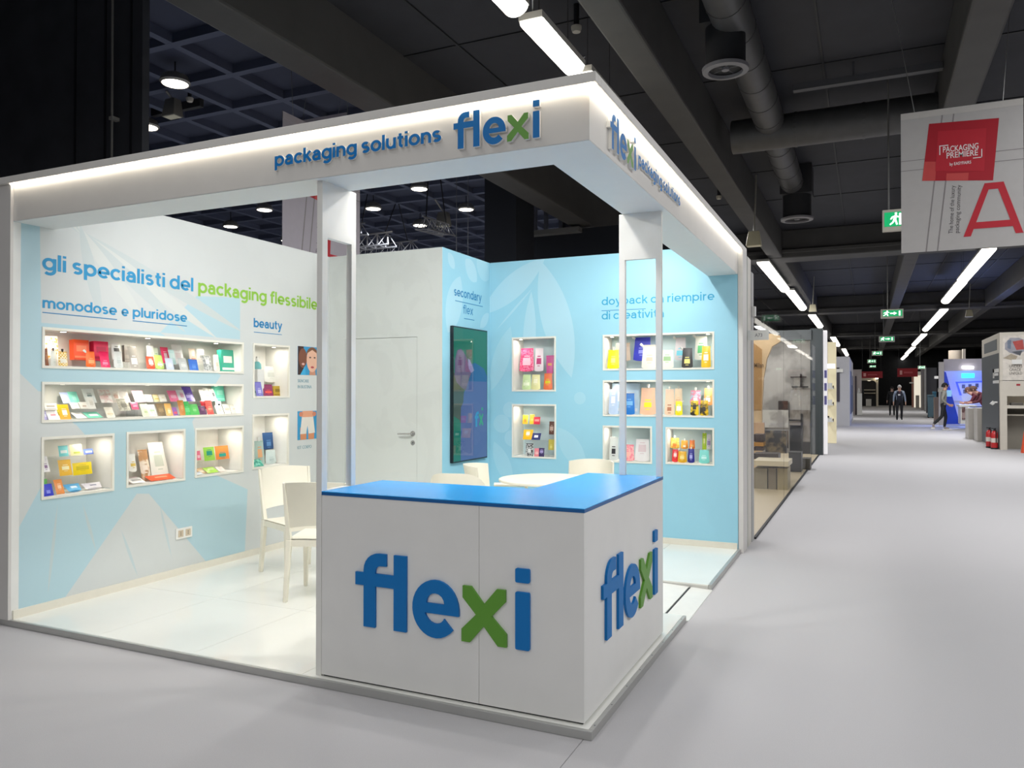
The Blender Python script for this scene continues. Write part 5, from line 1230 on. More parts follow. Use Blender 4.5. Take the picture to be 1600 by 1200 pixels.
# air ducts
duct = empty('air_duct', (-0.24, 9.8, 5.93), 'grey round air duct along the aisle ceiling with a cross branch and two round outlets', 'air duct')
def ring_duct(a, b_, r):
    root = duct
    a, b_ = Vector(a), Vector(b_); L = (b_ - a).length; n = max(1, int(L/0.75))
    for i in range(n):
        p0, p1 = a + (b_ - a)*(i/n), a + (b_ - a)*((i + 1)/n)
        put('duct_section', B().tube(p0, p1, r, n=22), DUCT, root, smooth=True)
        d = (p1 - p0).normalized(); put('duct_collar', B().tube(p1 - d*0.02, p1 + d*0.02, r*1.03, n=22), DUCT, root)
    return root
DXx = -0.24
ring_duct((DXx, 4.6, 5.93), (DXx, 15.0, 5.93), 0.23)
ring_duct((-0.85, 9.9, 5.80), (2.14, 9.9, 5.80), 0.27)
def vent(u, v, z, r_):
    p = hit(u, v, 2, z); root = duct
    put('outlet_neck', B().tube((p.x, p.y, p.z + 0.03), (p.x, p.y, p.z + 0.5), r_*0.86, n=24), mat('#1D1E22', 0.7), root, smooth=True)
    put('outlet_box', B().box(p.x - r_*0.95, p.x + r_*0.95, p.y - r_*0.95, p.y + r_*0.95, p.z + 0.5, 6.29), mat('#202125', 0.7), root)
    put('outlet_rim', B().lathe([(r_*0.72, 0.02), (r_*0.74, -0.02), (r_*0.98, -0.01), (r_, 0.03), (r_*0.8, 0.05)], tuple(p), 30), mat('#77767A', 0.5), root, smooth=True)
    put('outlet_hub', B().lathe([(0, -0.01), (r_*0.16, 0.0), (r_*0.16, 0.06)], tuple(p), 14), mat('#77767A', 0.5), root)
    for k in range(5):
        t = 2*PI*k/5; d = Vector((math.cos(t), math.sin(t), 0)); e = Vector((-d.y, d.x, 0))*0.012
        c0, c1_ = p + d*r_*0.12 + Vector((0,0,0.03)), p + d*r_*0.76 + Vector((0,0,0.04))
        put('outlet_vane', B().tube(c0, c1_, 0.012, n=6), mat('#4C4C50', 0.5), root)
vent(1133, 110, 5.35, 0.27)
vent(1245, 343, 5.2, 0.33)
p0 = hit(1240, 175, 2, 6.0); p1 = hit(1460, 130, 2, 6.0)
put('ceiling_tray', B().box(0.2, 2.14, 8.7, 8.82, 6.0, 6.09).box(1.0, 1.03, 8.74, 8.77, 6.085, 6.3), mat('#4A4B4F', 0.6), label='dark cable tray crossing above the grey cross duct', cat='cable tray')
# dark projector-like board at the top left
q = rectY(236, 5, 312, 50, 7.5)
put('ceiling_board', B().box(q[0], q[1], 7.5, 7.6, q[2], 6.98), mat('#2A2A2C', 0.7), label='dark grey board hung from the coffered ceiling at the top left', cat='board')

# ------------------------------------------------------------------ hanging banners
def banner(X0, X1, Z0, Z1, Y, letter, label, back=False):
    r = empty('hanging_banner', ((X0+X1)/2, Y, Z0), label, 'banner', 'letter banners hung over the aisles')
    W, H = X1 - X0, Z1 - Z0
    put('banner_sheet', B().box(X0, X1, Y, Y + 0.006, Z0, Z1), mat('#BDBAB8' if not back else '#B5AFB8', 0.7), r)
    put('top_hem', B().box(X0, X1, Y - 0.004, Y + 0.01, Z1 - 0.045*H, Z1), mat('#CBC7C2' if not back else '#B9B2BA', 0.6), r)
    def Q(pts, e, m, nm):
        put(nm, B().prism([(X0 + a*W, Y - e, Z0 + c*H) for a, c in pts], (0, -0.0006, 0)), m, r, fix=True)
    gr = mat('#8F8A8A', 0.7)
    for a, b_ in ((0.205, 0.345), (0.30, 0.44)):
        Q([(a, 0), (a + 0.012, 0), (b_ + 0.012, 0.955), (b_, 0.955)], 0.0010, gr, 'printed_line')
    for z in (0.585, 0.655): Q([(0, z), (1, z - 0.0), (1, z + 0.005), (0, z + 0.005)], 0.0012, gr, 'printed_line')
    RED, RED2, RED3 = mat('#C01F30', 0.55), mat('#B01527', 0.55), mat('#CE4A48', 0.55)
    Q([(0.18, 0.505), (0.76, 0.46), (0.81, 0.885), (0.24, 0.905)], 0.002, RED2, 'red_square')
    Q([(0.18, 0.505), (0.29, 0.497), (0.30, 0.63), (0.20, 0.64)], 0.0027, RED3, 'red_tile')
    Q([(0.38, 0.49), (0.56, 0.475), (0.565, 0.53), (0.385, 0.54)], 0.0027, RED3, 'red_tile')
    Q([(0.29, 0.565), (0.69, 0.53), (0.71, 0.825), (0.315, 0.845)], 0.0034, RED, 'red_inner_square')
    PW = mat('#F3EDEC', 0.6)
    U = Vector((1, 0, -0.07*H/W)).normalized()
    def tx(body, a, c, w_, asc, m, off=0.012):
        text('lettering', body, (X0 + a*W, Y - 0.0036, Z0 + c*H), RXV, UP, w_*W, asc*H, m, r, depth=0.0009, offset=off)
    tx('PACKAGING', 0.355, 0.690, 0.29, 0.042, PW); tx('PREMIERE', 0.385, 0.645, 0.255, 0.042, PW)
    put('accent_mark', B().box(X0 + 0.56*W, X0 + 0.575*W, Y - 0.0045, Y - 0.0036, Z0 + 0.691*H, Z0 + 0.697*H), PW, r)
    tx('by EASYFAIRS', 0.41, 0.592, 0.175, 0.022, PW)
    for pts in ([(0.325, 0.675), (0.333, 0.675), (0.333, 0.735), (0.325, 0.735)], [(0.325, 0.735), (0.40, 0.735), (0.40, 0.741), (0.325, 0.741)], [(0.667, 0.625), (0.675, 0.625), (0.675, 0.685), (0.667, 0.685)], [(0.60, 0.625), (0.675, 0.625), (0.675, 0.631), (0.60, 0.631)]):
        Q(pts, 0.0042, PW, 'corner_mark')
    dk = mat('#4A4648', 0.7)
    for body, a in (('The home of the luxury', 0.405), ('packaging community', 0.455)):
        text('lettering', body, (X0 + (a + 0.028)*W, Y - 0.0009, Z0 + 0.115*H), (0.06*W/H, 0, 1), (-1, 0, 0.06*W/H), 0.335*H, 0.038*W, dk, r, depth=0.0007, offset=0.0)
    if letter == 'A':
        for ks, pts in enumerate(([(0.52, 0.085), (0.58, 0.085), (0.745, 0.445), (0.69, 0.44)], [(0.995, 0.085), (0.935, 0.085), (0.78, 0.445), (0.845, 0.44)], [(0.69, 0.40), (0.845, 0.40), (0.845, 0.445), (0.69, 0.445)], [(0.60, 0.135), (0.92, 0.135), (0.90, 0.18), (0.62, 0.18)])):
            Q(pts, 0.0022 + 0.0004*ks, RED, 'letter_stroke')
    else:
        for ks, pts in enumerate(([(0.52, 0.085), (0.58, 0.085), (0.60, 0.44), (0.54, 0.44)], [(0.54, 0.395), (0.90, 0.395), (0.90, 0.44), (0.54, 0.44)], [(0.54, 0.25), (0.90, 0.25), (0.90, 0.29), (0.54, 0.29)], [(0.86, 0.25), (0.92, 0.28), (0.92, 0.41), (0.86, 0.44)], [(0.52, 0.085), (0.9, 0.085), (0.9, 0.13), (0.53, 0.13)], [(0.86, 0.085), (0.94, 0.11), (0.93, 0.26), (0.86, 0.28)])):
            Q(pts, 0.0022 + 0.0004*ks, RED, 'letter_stroke')
    for a, dx in ((0.12, -0.25 if not back else 0.0), (0.84, 0.12 if not back else 0.0)):
        put('hanging_wire', B().tube((X0 + a*W, Y + 0.003, Z1 - 0.01), (X0 + a*W + dx, Y + 0.1, 6.3 if not back else 7.12), 0.004, n=6), mat('#8A8A88', 0.4, metal=0.5), r)
    return r
YA = 6.6
a, b_ = hY(1407, 178, YA), hY(1598.5, 152, YA); c = hY(1409, 395, YA)
banner(a.x, b_.x, c.z, a.z, YA, 'A', 'white hanging banner with a red square and a large red letter over the aisle')
YB2 = 8.2
a, b_ = hY(463, 190, YB2), hY(541, 175, YB2)
banner(a.x, b_.x, a.z - 1.32*(b_.x - a.x), a.z, YB2, 'B', 'distant hanging banner of which only the upper edge shows above the header', True)

ya_, yb2_ = hit(441, 350, 0, -6.0).y, hit(562, 350, 0, -6.0).y
wd = yb2_ - ya_; zl_ = hit(494, 322, 0, -6.0).z; ht = wd*1.16; yc_ = (ya_ + yb2_)/2
r = banner(-6.0 - wd/2, -6.0 + wd/2, zl_ - 0.445*ht, zl_ + 0.555*ht, yc_, 'B', 'hanging banner with a red letter, seen behind the niche wall and through the left pillar', True)
r.rotation_euler = (0, 0, PI/2)

# ------------------------------------------------------------------ emergency signs
def exit_sign(u0, v0, u1, v1, Y, kind, label, zc=6.3):
    X0, X1, Z0, Z1 = rectY(u0, v0, u1, v1, Y); W, H = X1 - X0, Z1 - Z0
    r = empty('exit_sign', ((X0+X1)/2, Y, Z0), label, 'exit sign', 'green emergency signs along the aisle')
    put('sign_case', B().box(X0, X1, Y, Y + 0.10, Z0, Z1), mat('#B9B5A8', 0.5), r, bevel=0.005)
    put('sign_face', B().box(X0 + 0.09*W, X1 - 0.05*W, Y - 0.004, Y, Z0 + 0.2*H, Z1 - 0.13*H), mat('#0E9A5C', 0.4, emit=0.9), r)
    wm = mat('#F4FFF6', 0.4, emit=1.6)
    def q(pts, nm='pictogram'): put(nm, B().prism([(X0 + a*W, Y - 0.0055, Z0 + c*H) for a, c in pts], (0, -0.001, 0)), wm, r, fix=True)
    def man(cx, s):
        q([(cx + s*a, c) for a, c in ((-0.03, 0.74), (0.05, 0.74), (0.05, 0.84), (-0.03, 0.84))])
        q([(cx + s*a, c) for a, c in ((-0.10, 0.50), (0.02, 0.48), (0.05, 0.72), (-0.04, 0.72))])
        q([(cx + s*a, c) for a, c in ((-0.09, 0.50), (-0.02, 0.50), (-0.08, 0.36), (-0.20, 0.26), (-0.22, 0.32), (-0.13, 0.40))])
        q([(cx + s*a, c) for a, c in ((-0.04, 0.50), (0.03, 0.50), (0.08, 0.28), (0.02, 0.26))])
        q([(cx + s*a, c) for a, c in ((0.03, 0.70), (0.04, 0.62), (0.14, 0.60), (0.14, 0.65))])
        q([(cx + s*a, c) for a, c in ((-0.05, 0.70), (-0.14, 0.66), (-0.20, 0.54), (-0.16, 0.52), (-0.10, 0.61))])
    if kind == 'man': man(0.62, 1.3); q([(0.78, 0.26), (0.90, 0.26), (0.90, 0.80), (0.78, 0.80)], 'pictogram_door')
    else:
        man(0.28, 0.8); q([(0.80, 0.28), (0.87, 0.28), (0.87, 0.78), (0.80, 0.78)], 'pictogram_door')
        q([(0.42, 0.47), (0.58, 0.47), (0.58, 0.36), (0.72, 0.53), (0.58, 0.70), (0.58, 0.59), (0.42, 0.59)], 'arrow')
    put('sign_hanger', B().tube(((X0 + 0.3*W), Y + 0.05, Z1), ((X0 + 0.3*W), Y + 0.05, zc), 0.012, n=8), mat('#5A5A58', 0.5), r)
exit_sign(1378.5, 328, 1412, 358.5, 9.2, 'man', 'large green running man sign, half hidden by the hanging banner')
exit_sign(1376, 483, 1411.5, 496, 23.6, 'arrow', 'green exit sign with arrow, second one along the aisle')
exit_sign(1373, 525, 1398, 533.5, 36.5, 'arrow', 'green exit sign with arrow, third one along the aisle')
exit_sign(1362, 548, 1379, 555, 50, 'arrow', 'small green exit sign, fourth one along the aisle')
exit_sign(1355, 561, 1369, 567, 63, 'arrow', 'tiny green exit sign, fifth one along the aisle')
exit_sign(1358, 570, 1369, 574, 77, 'arrow', 'tiniest green exit sign at the far end of the aisle')
exit_sign(1434, 571, 1446, 576, 48, 'arrow', 'small pale lit exit sign on top of the right booths')

# ------------------------------------------------------------------ aluminium trusses in the neighbouring hall
TRM = mat('#8E8E92', 0.4, metal=0.5)
def truss(p, q, s, n, label, zc=7.25):
    p, q = Vector(p), Vector(q); d = (q - p)/n; r = empty('lighting_truss', tuple((p+q)/2), label, 'truss', 'lighting trusses in the neighbouring hall')
    ax = d.normalized(); side = ax.cross(Vector((0, 0, 1))).normalized()*s*0.5
    offs = [side + Vector((0,0,-s*0.45)), -side + Vector((0,0,-s*0.45)), Vector((0, 0, s*0.45))]
    for o in offs: put('chord', B().tube(p + o, q + o, s*0.06, n=8), TRM, r, smooth=True)
    for i in range(n):
        a0, a1 = p + d*i, p + d*(i+1)
        b = B()
        b.tube(a0 + offs[0], (a0 + a1)/2 + offs[2], s*0.035, n=6).tube((a0+a1)/2 + offs[2], a1 + offs[0], s*0.035, n=6)
        b.tube(a0 + offs[1], (a0 + a1)/2 + offs[2], s*0.035, n=6).tube((a0+a1)/2 + offs[2], a1 + offs[1], s*0.035, n=6).tube(a0 + offs[0], a0 + offs[1], s*0.035, n=6)
        put('lattice', b, TRM, r)
    for t in (0.12, 0.88): 
        a = p + (q - p)*t; put('hoist_chain', B().tube(a + offs[2], rib(a.x, a.y), 0.015, n=6), DARK, r)
truss(hY(530, 397, 16), hY(652, 384, 16), 0.36, 7, 'long dim truss low behind the white wall')
truss(hY(520, 383, 15), hY(613, 373, 15), 0.42, 6, 'pale truss just above the long dim one, by the left pillar')
truss(hY(530, 357, 14), hY(570, 357, 14), 0.32, 3, 'short truss stub beside the left pillar')
truss(hY(660, 348, 11.3), hY(701, 360, 13.6), 0.32, 5, 'slanting truss in the middle of the counter opening')
for u, lb in ((713, 'left one of two thin hanging cables by the black column'), (731, 'right one of two thin hanging cables by the black column')):
    a = hY(u, 395, 9.5); put('hanging_cable', B().tube((a.x, 9.5, 2.0), (a.x, 9.5, 7.12), 0.006, n=6), mat('#5A5C62', 0.5), label=lb, cat='cable')

# ------------------------------------------------------------------ booths along the aisle
def bx(nm, par, x0, x1, y0, y1, z0, z1, m, **k): return put(nm, B().box(x0, x1, y0, y1, z0, z1), m, par, **k)
def face(nm, par, u0, v0, u1, v1, Y, d, m, **k):
    """slab facing the camera whose front stands in plane Y"""
    X0, X1, Z0, Z1 = rectY(u0, v0, u1, v1, Y); return bx(nm, par, X0, X1, Y, Y + d, max(0.001, Z0), Z1, m, **k)
NW = mat('#C9C5BB', 0.5); NG = mat('#A9A8A6', 0.55); DG = mat('#4B5052', 0.5, noise=0.03)
# end wall of the next booth and its number plate
e = empty('booth_wall_end', (-0.1, 4.9, 0), 'pale double wall end right behind the blue wall, carrying a number plate', 'partition')
bx('wall_board', e, -2.6, 0.078, 4.765, 5.02, 0.0, 2.94, NW); bx('wall_cap', e, -2.6, 0.082, 5.025, 5.20, 0.0, 2.82, NG)
bx('clamp_block', e, 0.082, 0.115, 5.06, 5.14, 2.36, 2.46, WHITE)
s = empty('number_plate', (0.15, 4.75, 2.05), 'small white plate with the stand number on the wall end', 'sign')
X0, X1, Z0, Z1 = rectY(1169, 516, 1201, 530.5, 4.75)
bx('plate', s, X0, X1, 4.745, 4.765, Z0, Z1, WHITE2)
text('lettering', 'A73', (X0 + 0.33*(X1-X0), 4.745, Z0 + 0.33*(Z1-Z0)), RXV, UP, 0.36*(X1-X0), 0.36*(Z1-Z0), mat('#6A6A6A', 0.6), s, depth=0.0006, offset=0.0)

# booth behind glass
g = empty('glass_front_booth', (-0.6, 11, 0), 'glass fronted booth with grey collage walls, next to the blue stand', 'booth')
COLL = mat('#A5A29C', 0.6, hx2='#827F7A', pat=1.6)
bx('booth_floor', g, -4.0, 0.07, 5.22, 17.5, 0.001, 0.012, mat('#B9A98A', 0.35))
bx('end_wall', g, -4.0, 0.02, 17.4, 17.55, 0.0, 2.95, COLL)
X0, X1, Z0, Z1 = rectY(1216, 516.5, 1268, 531, 17.3); bx('lintel', g, -4.0, X1, 17.2, 17.4, Z0, Z1, DG)
X0, X1, Z0, Z1 = rectY(1266, 513, 1286, 709, 17.3); bx('corner_column', g, X0, X1, 17.25, 17.6, 0.001, Z1, mat('#3A4144', 0.5))
# fluted timber arch panel
FLU = mat('#DBBE94', 0.5, noise=0.08, nscale=3)
YF = 12.0
def fp(u, v): p = hY(u, v, YF); return (p.x, YF, p.z)
b = B().prism([fp(1176, 760), fp(1191, 760), fp(1190, 640), fp(1193, 590), fp(1198, 560), fp(1206, 541), fp(1219, 533), fp(1219, 524), fp(1205, 521), fp(1176, 521)], (0, -0.14, 0))
fw = put('timber_arch', b, FLU, g, fix=True)
for k in range(7):
    u = 1177.5 + 2.0*k; top = 536 + 1.5*k
    a, c = hY(u, top, YF - 0.01), hY(u, 640, YF - 0.01); put('flute', B().tube(a, c, 0.012, n=6), mat('#C79F6C', 0.5), fw)
p = hY(1178.5, 573.5, YF - 0.03); text('lettering', 'Milan', (p.x, YF - 0.03, p.z), RXV, UP, 0.17, 0.085, mat('#7A6248', 0.6), fw)
def col(u0, v0, u1, v1, hx, Y=17.36, nm='collage_panel', hx2=None, pat=3.0):
    return face(nm, g, u0, v0, u1, v1, Y, 0.03, mat(hx, 0.5, hx2=hx2, pat=pat) if hx2 else mat(hx, 0.5, noise=0.1, nscale=4))
col(1191, 640, 1232, 668, '#B4B2AA', hx2='#8E8B86'); col(1216, 626, 1231, 640, '#4A3228', hx2='#2A2220', pat=5); col(1234, 640, 1266, 690, '#8E8880', hx2='#6E675E')
col(1192, 672, 1232, 700, '#5A4A36', hx2='#120E0C', pat=4); col(1234, 664, 1252, 709, '#4A4036', hx2='#1E1916', pat=3); col(1234, 690, 1266, 709, '#26221F')
for a in ((1235, 588, 1260, 589.5), (1250, 584, 1253, 604), (1237, 603, 1263, 605), (1251, 646, 1254.5, 709), (1232.5, 628, 1233.5, 652), (1233, 655, 1253, 657.5)):
    col(*a, '#1C1B1C', 17.32, 'ink_stroke')
for u in (1232.5, 1252, 1265): 
    pass
# cabinets and trays behind the glass
YC = 9.6
def cab(u0, v0, u1, v1, m, nm, Y=YC, d=0.5): return face(nm, g, u0, v0, u1, v1, Y, d, m)
KH = mat('#A89878', 0.5); BRN = mat('#2E1710', 0.35); HON = mat('#B07A1E', 0.3)
for u0, u1, hx in ((1178, 1199, '#9A927E'), (1200.5, 1213, '#857B68'), (1214.5, 1231, '#A0936F')): cab(u0, 731, u1, 792, mat(hx, 0.5), 'cabinet')
cab(1177, 719, 1232, 729, mat('#CFC2A2', 0.4), 'cabinet_top', YC - 0.1, 0.7)
cab(1178, 678, 1193, 690, BRN, 'leather_tray', 11.0, 0.3); cab(1178, 690.5, 1193, 697, HON, 'amber_tray', 11.0, 0.3); cab(1178, 697.5, 1192, 704, BRN, 'leather_tray', 11.0, 0.3); cab(1178, 708, 1216, 718, mat('#2A1E18', 0.4), 'dark_tray', 10.2, 0.4)
cab(1196, 672, 1229, 708, mat('#15110F', 0.4, hx2='#7A6A4C', pat=5), 'leather_panel', 11.6, 0.1)
cab(1178, 660, 1194, 678, mat('#C9A47A', 0.5), 'cream_panel', 11.5, 0.1); cab(1232.5, 706, 1252, 745, mat('#120F0E', 0.4), 'dark_cabinet', 12.6, 0.4); cab(1253, 716, 1266, 746, mat('#57534B', 0.5), 'grey_cabinet', 13.2, 0.4)
GLASS = mat('#1C2226', 0.02, noise=0.0, alpha=0.09)
area(-0.6, 9.0, 2.9, 0.4, 6.0, 34, WARM); area(-1.0, 15.5, 2.9, 1.2, 0.5, 30, WARM, (-0.6, 17.4, 1.2))  # unseen lamps, added to brighten the inside of the booth
for a, c in ((5.25, 8.4), (8.41, 11.6), (11.61, 14.4), (14.41, 17.2)):
    bx('glass_pane', g, 0.078, 0.090, a, c, 0.02, 2.6, GLASS)
bx('glass_rail', g, 0.072, 0.098, 5.21, 17.25, 0.001, 0.022, DARK)

# lit white shelf tower
w = empty('lit_shelf_tower', (0.25, 20, 0), 'cream lit display tower with small shelves, beyond the dark column', 'display tower')
X0, X1, Z0, Z1 = rectY(1286, 516, 1293, 712, 17.7)
bx('lit_post', w, X0, X1, 17.65, 17.8, 0.0, Z1, mat('#F4F1F2', 0.4, emit=0.55))
for v0, v1 in ((578, 590), (598, 610), (618, 632)): face('print_mark', w, 1288, v0, 1292, v1, 17.64, 0.008, mat('#8A86C8', 0.5))
face('cream_back', w, 1293, 534, 1307, 692, 22.2, 0.2, mat('#EFE3BE', 0.5, emit=0.25)); face('sign_band', w, 1287, 568, 1305, 575, 21.6, 0.05, mat('#FFFDF2', 0.5, emit=0.8))
for v in (605, 631, 657):
    face('shelf', w, 1292, v, 1302, v + 2, 21.7, 0.45, WHITE2); face('shelf_end', w, 1301, v - 3, 1302.5, v + 2, 21.8, 0.3, mat('#5A5448', 0.5))
    face('white_box', w, 1293, v - 7 if v != 657 else v - 5, 1300, v, 21.8, 0.2, WHITE2)
face('black_box', w, 1293, 649.5, 1295.5, 652, 21.75, 0.1, DARK)
# grey booths beyond
w = empty('grey_booth', (0, 36, 0), 'pale grey booth with a striped side panel, left of the aisle', 'booth')
NG2 = mat('#B9B9BE', 0.55)
face('front_wall', w, 1300, 557, 1328, 668, 35.0, 0.3, NG2); 
pa1, pa2 = hY(1328, 664, 35.2), hY(1336, 655, 44)
bx('side_wall', w, pa1.x - 0.3, pa1.x, 35.305, 44.0, 0, 3.15, NG2)
face('dark_poster', w, 1307, 582, 1312, 627, 34.95, 0.04, mat('#3A3644', 0.5)); face('number_plate', w, 1307, 576, 1317, 581, 34.9, 0.05, WHITE2); face('poster_frame', w, 1306, 574, 1311.5, 577, 34.95, 0.04, DARK)
for k, (a, c, z0_, z1_, hx) in enumerate(((36.5, 39.0, 0.5, 2.55, '#2F4A7A'), (39.0, 40.5, 1.9, 2.5, '#C9CBD0'), (40.6, 43.0, 0.5, 2.4, '#34507F'), (36.2, 43.2, 0.2, 0.5, '#DADCE0'))):
    bx('striped_print', w, pa1.x, pa1.x + 0.012, a, c, z0_, z1_, mat(hx, 0.5))
w = empty('pale_booth', (0.5, 50, 0), 'pale pinkish booth wall with a white counter, far left of the aisle', 'booth')
face('front_wall', w, 1330, 577, 1346.5, 647, 54.0, 0.3, mat('#C9BDB9', 0.55)); face('dark_edge', w, 1336, 587, 1338.5, 650, 53.85, 0.12, mat('#3A2E3A', 0.5)); face('white_counter', w, 1339, 614, 1347, 648, 53.2, 0.5, WHITE2)
p = hY(1342, 615, 53.4); put('round_vase', B().lathe([(0, 0), (0.08, 0.02), (0.14, 0.12), (0.06, 0.26), (0.03, 0.4), (0, 0.42)], (p.x, 53.4, p.z), 14), WHITE2, w, smooth=True)
put('bottle', B().tube((p.x + 0.25, 53.5, p.z), (p.x + 0.25, 53.5, p.z + 0.55), 0.07, 0.03, 10), DARK, w)
# cream booth with an arch at the far end
w = empty('arched_booth', (1, 87, 0), 'cream booth with a round arch and warm lamp, far end of the aisle', 'booth')
YE = 86.0
def ep(u, v): p = hY(u, v, YE); return (p.x, YE, p.z)
CRM = mat('#D8CFBC', 0.5)
face('arch_post', w, 1369, 588, 1372.5, 634.5, YE, 0.4, CRM); face('arch_head', w, 1346, 585, 1372.5, 594, YE, 0.4, CRM)
for k in range(6):
    t0, t1 = PI/2*k/6, PI/2*(k+1)/6
    pts = [ep(1369.5, 594), ep(1363 + 6.5*math.cos(t1), 601 - 7*math.sin(t1)), ep(1363 + 6.5*math.cos(t0), 601 - 7*math.sin(t0))]
    put('arch_curve', B().prism(pts, (0, -0.3, 0)), CRM, w, fix=True)
face('back_wall', w, 1347, 590, 1370, 634, 88.5, 0.2, mat('#2A272A', 0.6))
for v in (608, 613): face('back_shelf', w, 1347, v, 1368, v + 1.5, 88.0, 0.5, CRM)
face('counter', w, 1352, 618, 1363, 634, 87.5, 0.5, mat('#1E1C22', 0.5)); face('white_chest', w, 1353, 623, 1361.5, 634, 87.2, 0.3, WHITE2); face('dark_cabinet', w, 1363, 617, 1369, 634, 87.4, 0.4, DARK)
p = hY(1358, 594.5, 86.6); put('lamp_dome', B().lathe([(0, 0), (0.22, 0.02), (0.12, 0.14), (0, 0.16)], tuple(p), 14), mat('#FFF2D6', 0.4, emit=4.0), w)
p = hY(1370, 590, 85.8); put('lamp_globe', B().lathe([(0, -0.14), (0.1, -0.1), (0.14, 0), (0.1, 0.1), (0, 0.14)], tuple(p), 14), mat('#FFF2D6', 0.4, emit=8.0), w)
YRB = 57.6
for u0, v0, u1, v1, lb in ((1345, 580, 1379, 590, 'left red banner across the far end of the aisle'), (1402, 575, 1434, 588, 'right red banner across the far end of the aisle')):
    X0, X1, Z0, Z1 = rectY(u0, v0, u1, v1, YRB); r = empty('red_banner', ((X0+X1)/2, YRB, Z0), lb, 'banner')
    bx('banner_cloth', r, X0, X1, YRB, YRB + 0.03, Z0, Z1, mat('#A01E28', 0.6)); bx('white_emblem', r, X0 + 0.12*(X1-X0), X0 + 0.24*(X1-X0), YRB - 0.03, YRB, Z0 + 0.25*(Z1-Z0), Z0 + 0.75*(Z1-Z0), mat('#E8A9A6', 0.6)); bx('printed_line', r, X0 + 0.32*(X1-X0), X0 + 0.75*(X1-X0), YRB - 0.03, YRB, Z0 + 0.4*(Z1-Z0), Z0 + 0.6*(Z1-Z0), mat('#C4545A', 0.6))
    for a in (X0 + 0.1, X1 - 0.1): put('hanging_wire', B().tube((a, YRB + 0.01, Z1), (a, YRB + 0.01, 6.3), 0.012, n=6), DARK, r)

# ---- right side of the aisle
w = empty('cream_corner_booth', (5.5, 22, 0), 'tall cream corner booth with a printed poster and a desk, nearest on the right', 'booth')
Yc = 21.2; XR = hY(1563, 700, Yc).x
CRB = mat('#CFC8BA', 0.5)
bx('front_wall', w, XR, XR + 3.5, Yc, Yc + 0.12, 1.45, 3.17, CRB); bx('side_wall', w, XR, XR + 0.1, Yc + 0.12, 24.8, 0, 3.17, CRB)
bx('wall_joint', w, XR, XR + 3.5, Yc - 0.004, Yc, 1.86, 1.875, mat('#A59E92', 0.5))
bx('side_panel', w, XR - 0.012, XR, Yc + 0.15, 24.75, 0.02, 2.62, DG); bx('side_inset', w, XR - 0.012, XR, Yc + 0.5, 24.2, 2.72, 3.02, mat('#5A5F61', 0.5))
for z0_, z1_, y0_, y1_ in ((1.95, 2.20, Yc + 0.9, Yc + 1.15), (2.10, 2.20, Yc + 0.1, Yc + 1.15), (2.01, 2.08, Yc + 0.2, Yc + 1.0), (1.80, 1.88, Yc + 0.1, Yc + 1.15)):
    bx('letter_stroke', w, XR - 0.018, XR - 0.012, y0_, y1_, z0_, z1_, WHITE2)
# poster on the front wall
def pr(pts, hx, e, nm='printed_shape'):
    put(nm, B().prism([(hY(u, v, Yc).x, Yc - e, hY(u, v, Yc).z) for u, v in pts], (0, -0.002, 0)), mat(hx, 0.6, noise=0.15, nscale=8), w, fix=True)
pr([(1567,596),(1600,594),(1600,522),(1567,524)], '#D6CFC4', 0.004, 'poster_sheet')
pr([(1570,536),(1578,527),(1592,527),(1600,530),(1600,548),(1590,554),(1577,550),(1570,545)], '#9A9AA2', 0.007)
pr([(1582,533),(1598,530),(1600,545),(1588,546)], '#B24A44', 0.009); pr([(1574,531),(1580,530),(1579,545),(1574,543)], '#6E7A8C', 0.009); pr([(1580,549),(1597,547),(1594,555)], '#55585E', 0.010); pr([(1567,559),(1580,552),(1590,556),(1586,563)], '#A89C88', 0.008)
pr([(1588,599),(1594,599),(1594,602),(1588,602)], '#A83038', 0.009)
for body, u, v, wd in (('UNDERS', 1577, 573.5, 20), ('GRACE', 1577, 579, 18), ('UNFOLD', 1577, 584.5, 20)):
    a = hY(u, v, Yc); c_ = hY(u + wd, v, Yc); text('lettering', body, (a.x, Yc - 0.008, a.z), RXV, UP, c_.x - a.x, 0.075, mat('#4A4440', 0.6), w, depth=0.001, offset=0.0)
face('number_plate', w, 1581, 561, 1597, 568, Yc - 0.06, 0.04, WHITE2); face('plate_bracket', w, 1588, 562, 1590, 567, Yc - 0.02, 0.018, NG)
# desk opening below
bx('desk_post', w, XR, XR + 0.16, Yc - 0.02, Yc + 0.5, 0, 1.45, CRB)
bx('desk_top', w, XR + 0.16, XR + 3.5, Yc - 0.05, Yc + 0.6, 1.12, 1.2, CRB); bx('desk_back', w, XR + 0.16, XR + 3.5, Yc + 0.55, Yc + 0.6, 0.0, 1.12, mat('#8E887C', 0.6)); bx('back_wall', w, XR + 0.16, XR + 3.5, Yc + 0.7, Yc + 0.75, 1.2, 1.45, CRB)
bx('desk_shelf', w, XR + 0.16, XR + 3.5, Yc + 0.1, Yc + 0.55, 0.92, 0.96, mat('#A39C8E', 0.6))
put('laptop', B().box(hY(1580, 640, Yc).x, hY(1599, 640, Yc).x, Yc, Yc + 0.25, 1.2005, 1.27), mat('#5A5650', 0.4), label='closed dark laptop case on the desk of the cream booth', cat='laptop')
put('orange_bag', B().tube((hY(1599, 690, 20.2).x + 0.06, 20.2, 0.0), (hY(1599, 690, 20.2).x + 0.06, 20.2, 0.55), 0.12, 0.05, 12), mat('#D8502A', 0.4), label='red object cut off by the right edge of the picture, on the floor', cat='bag')
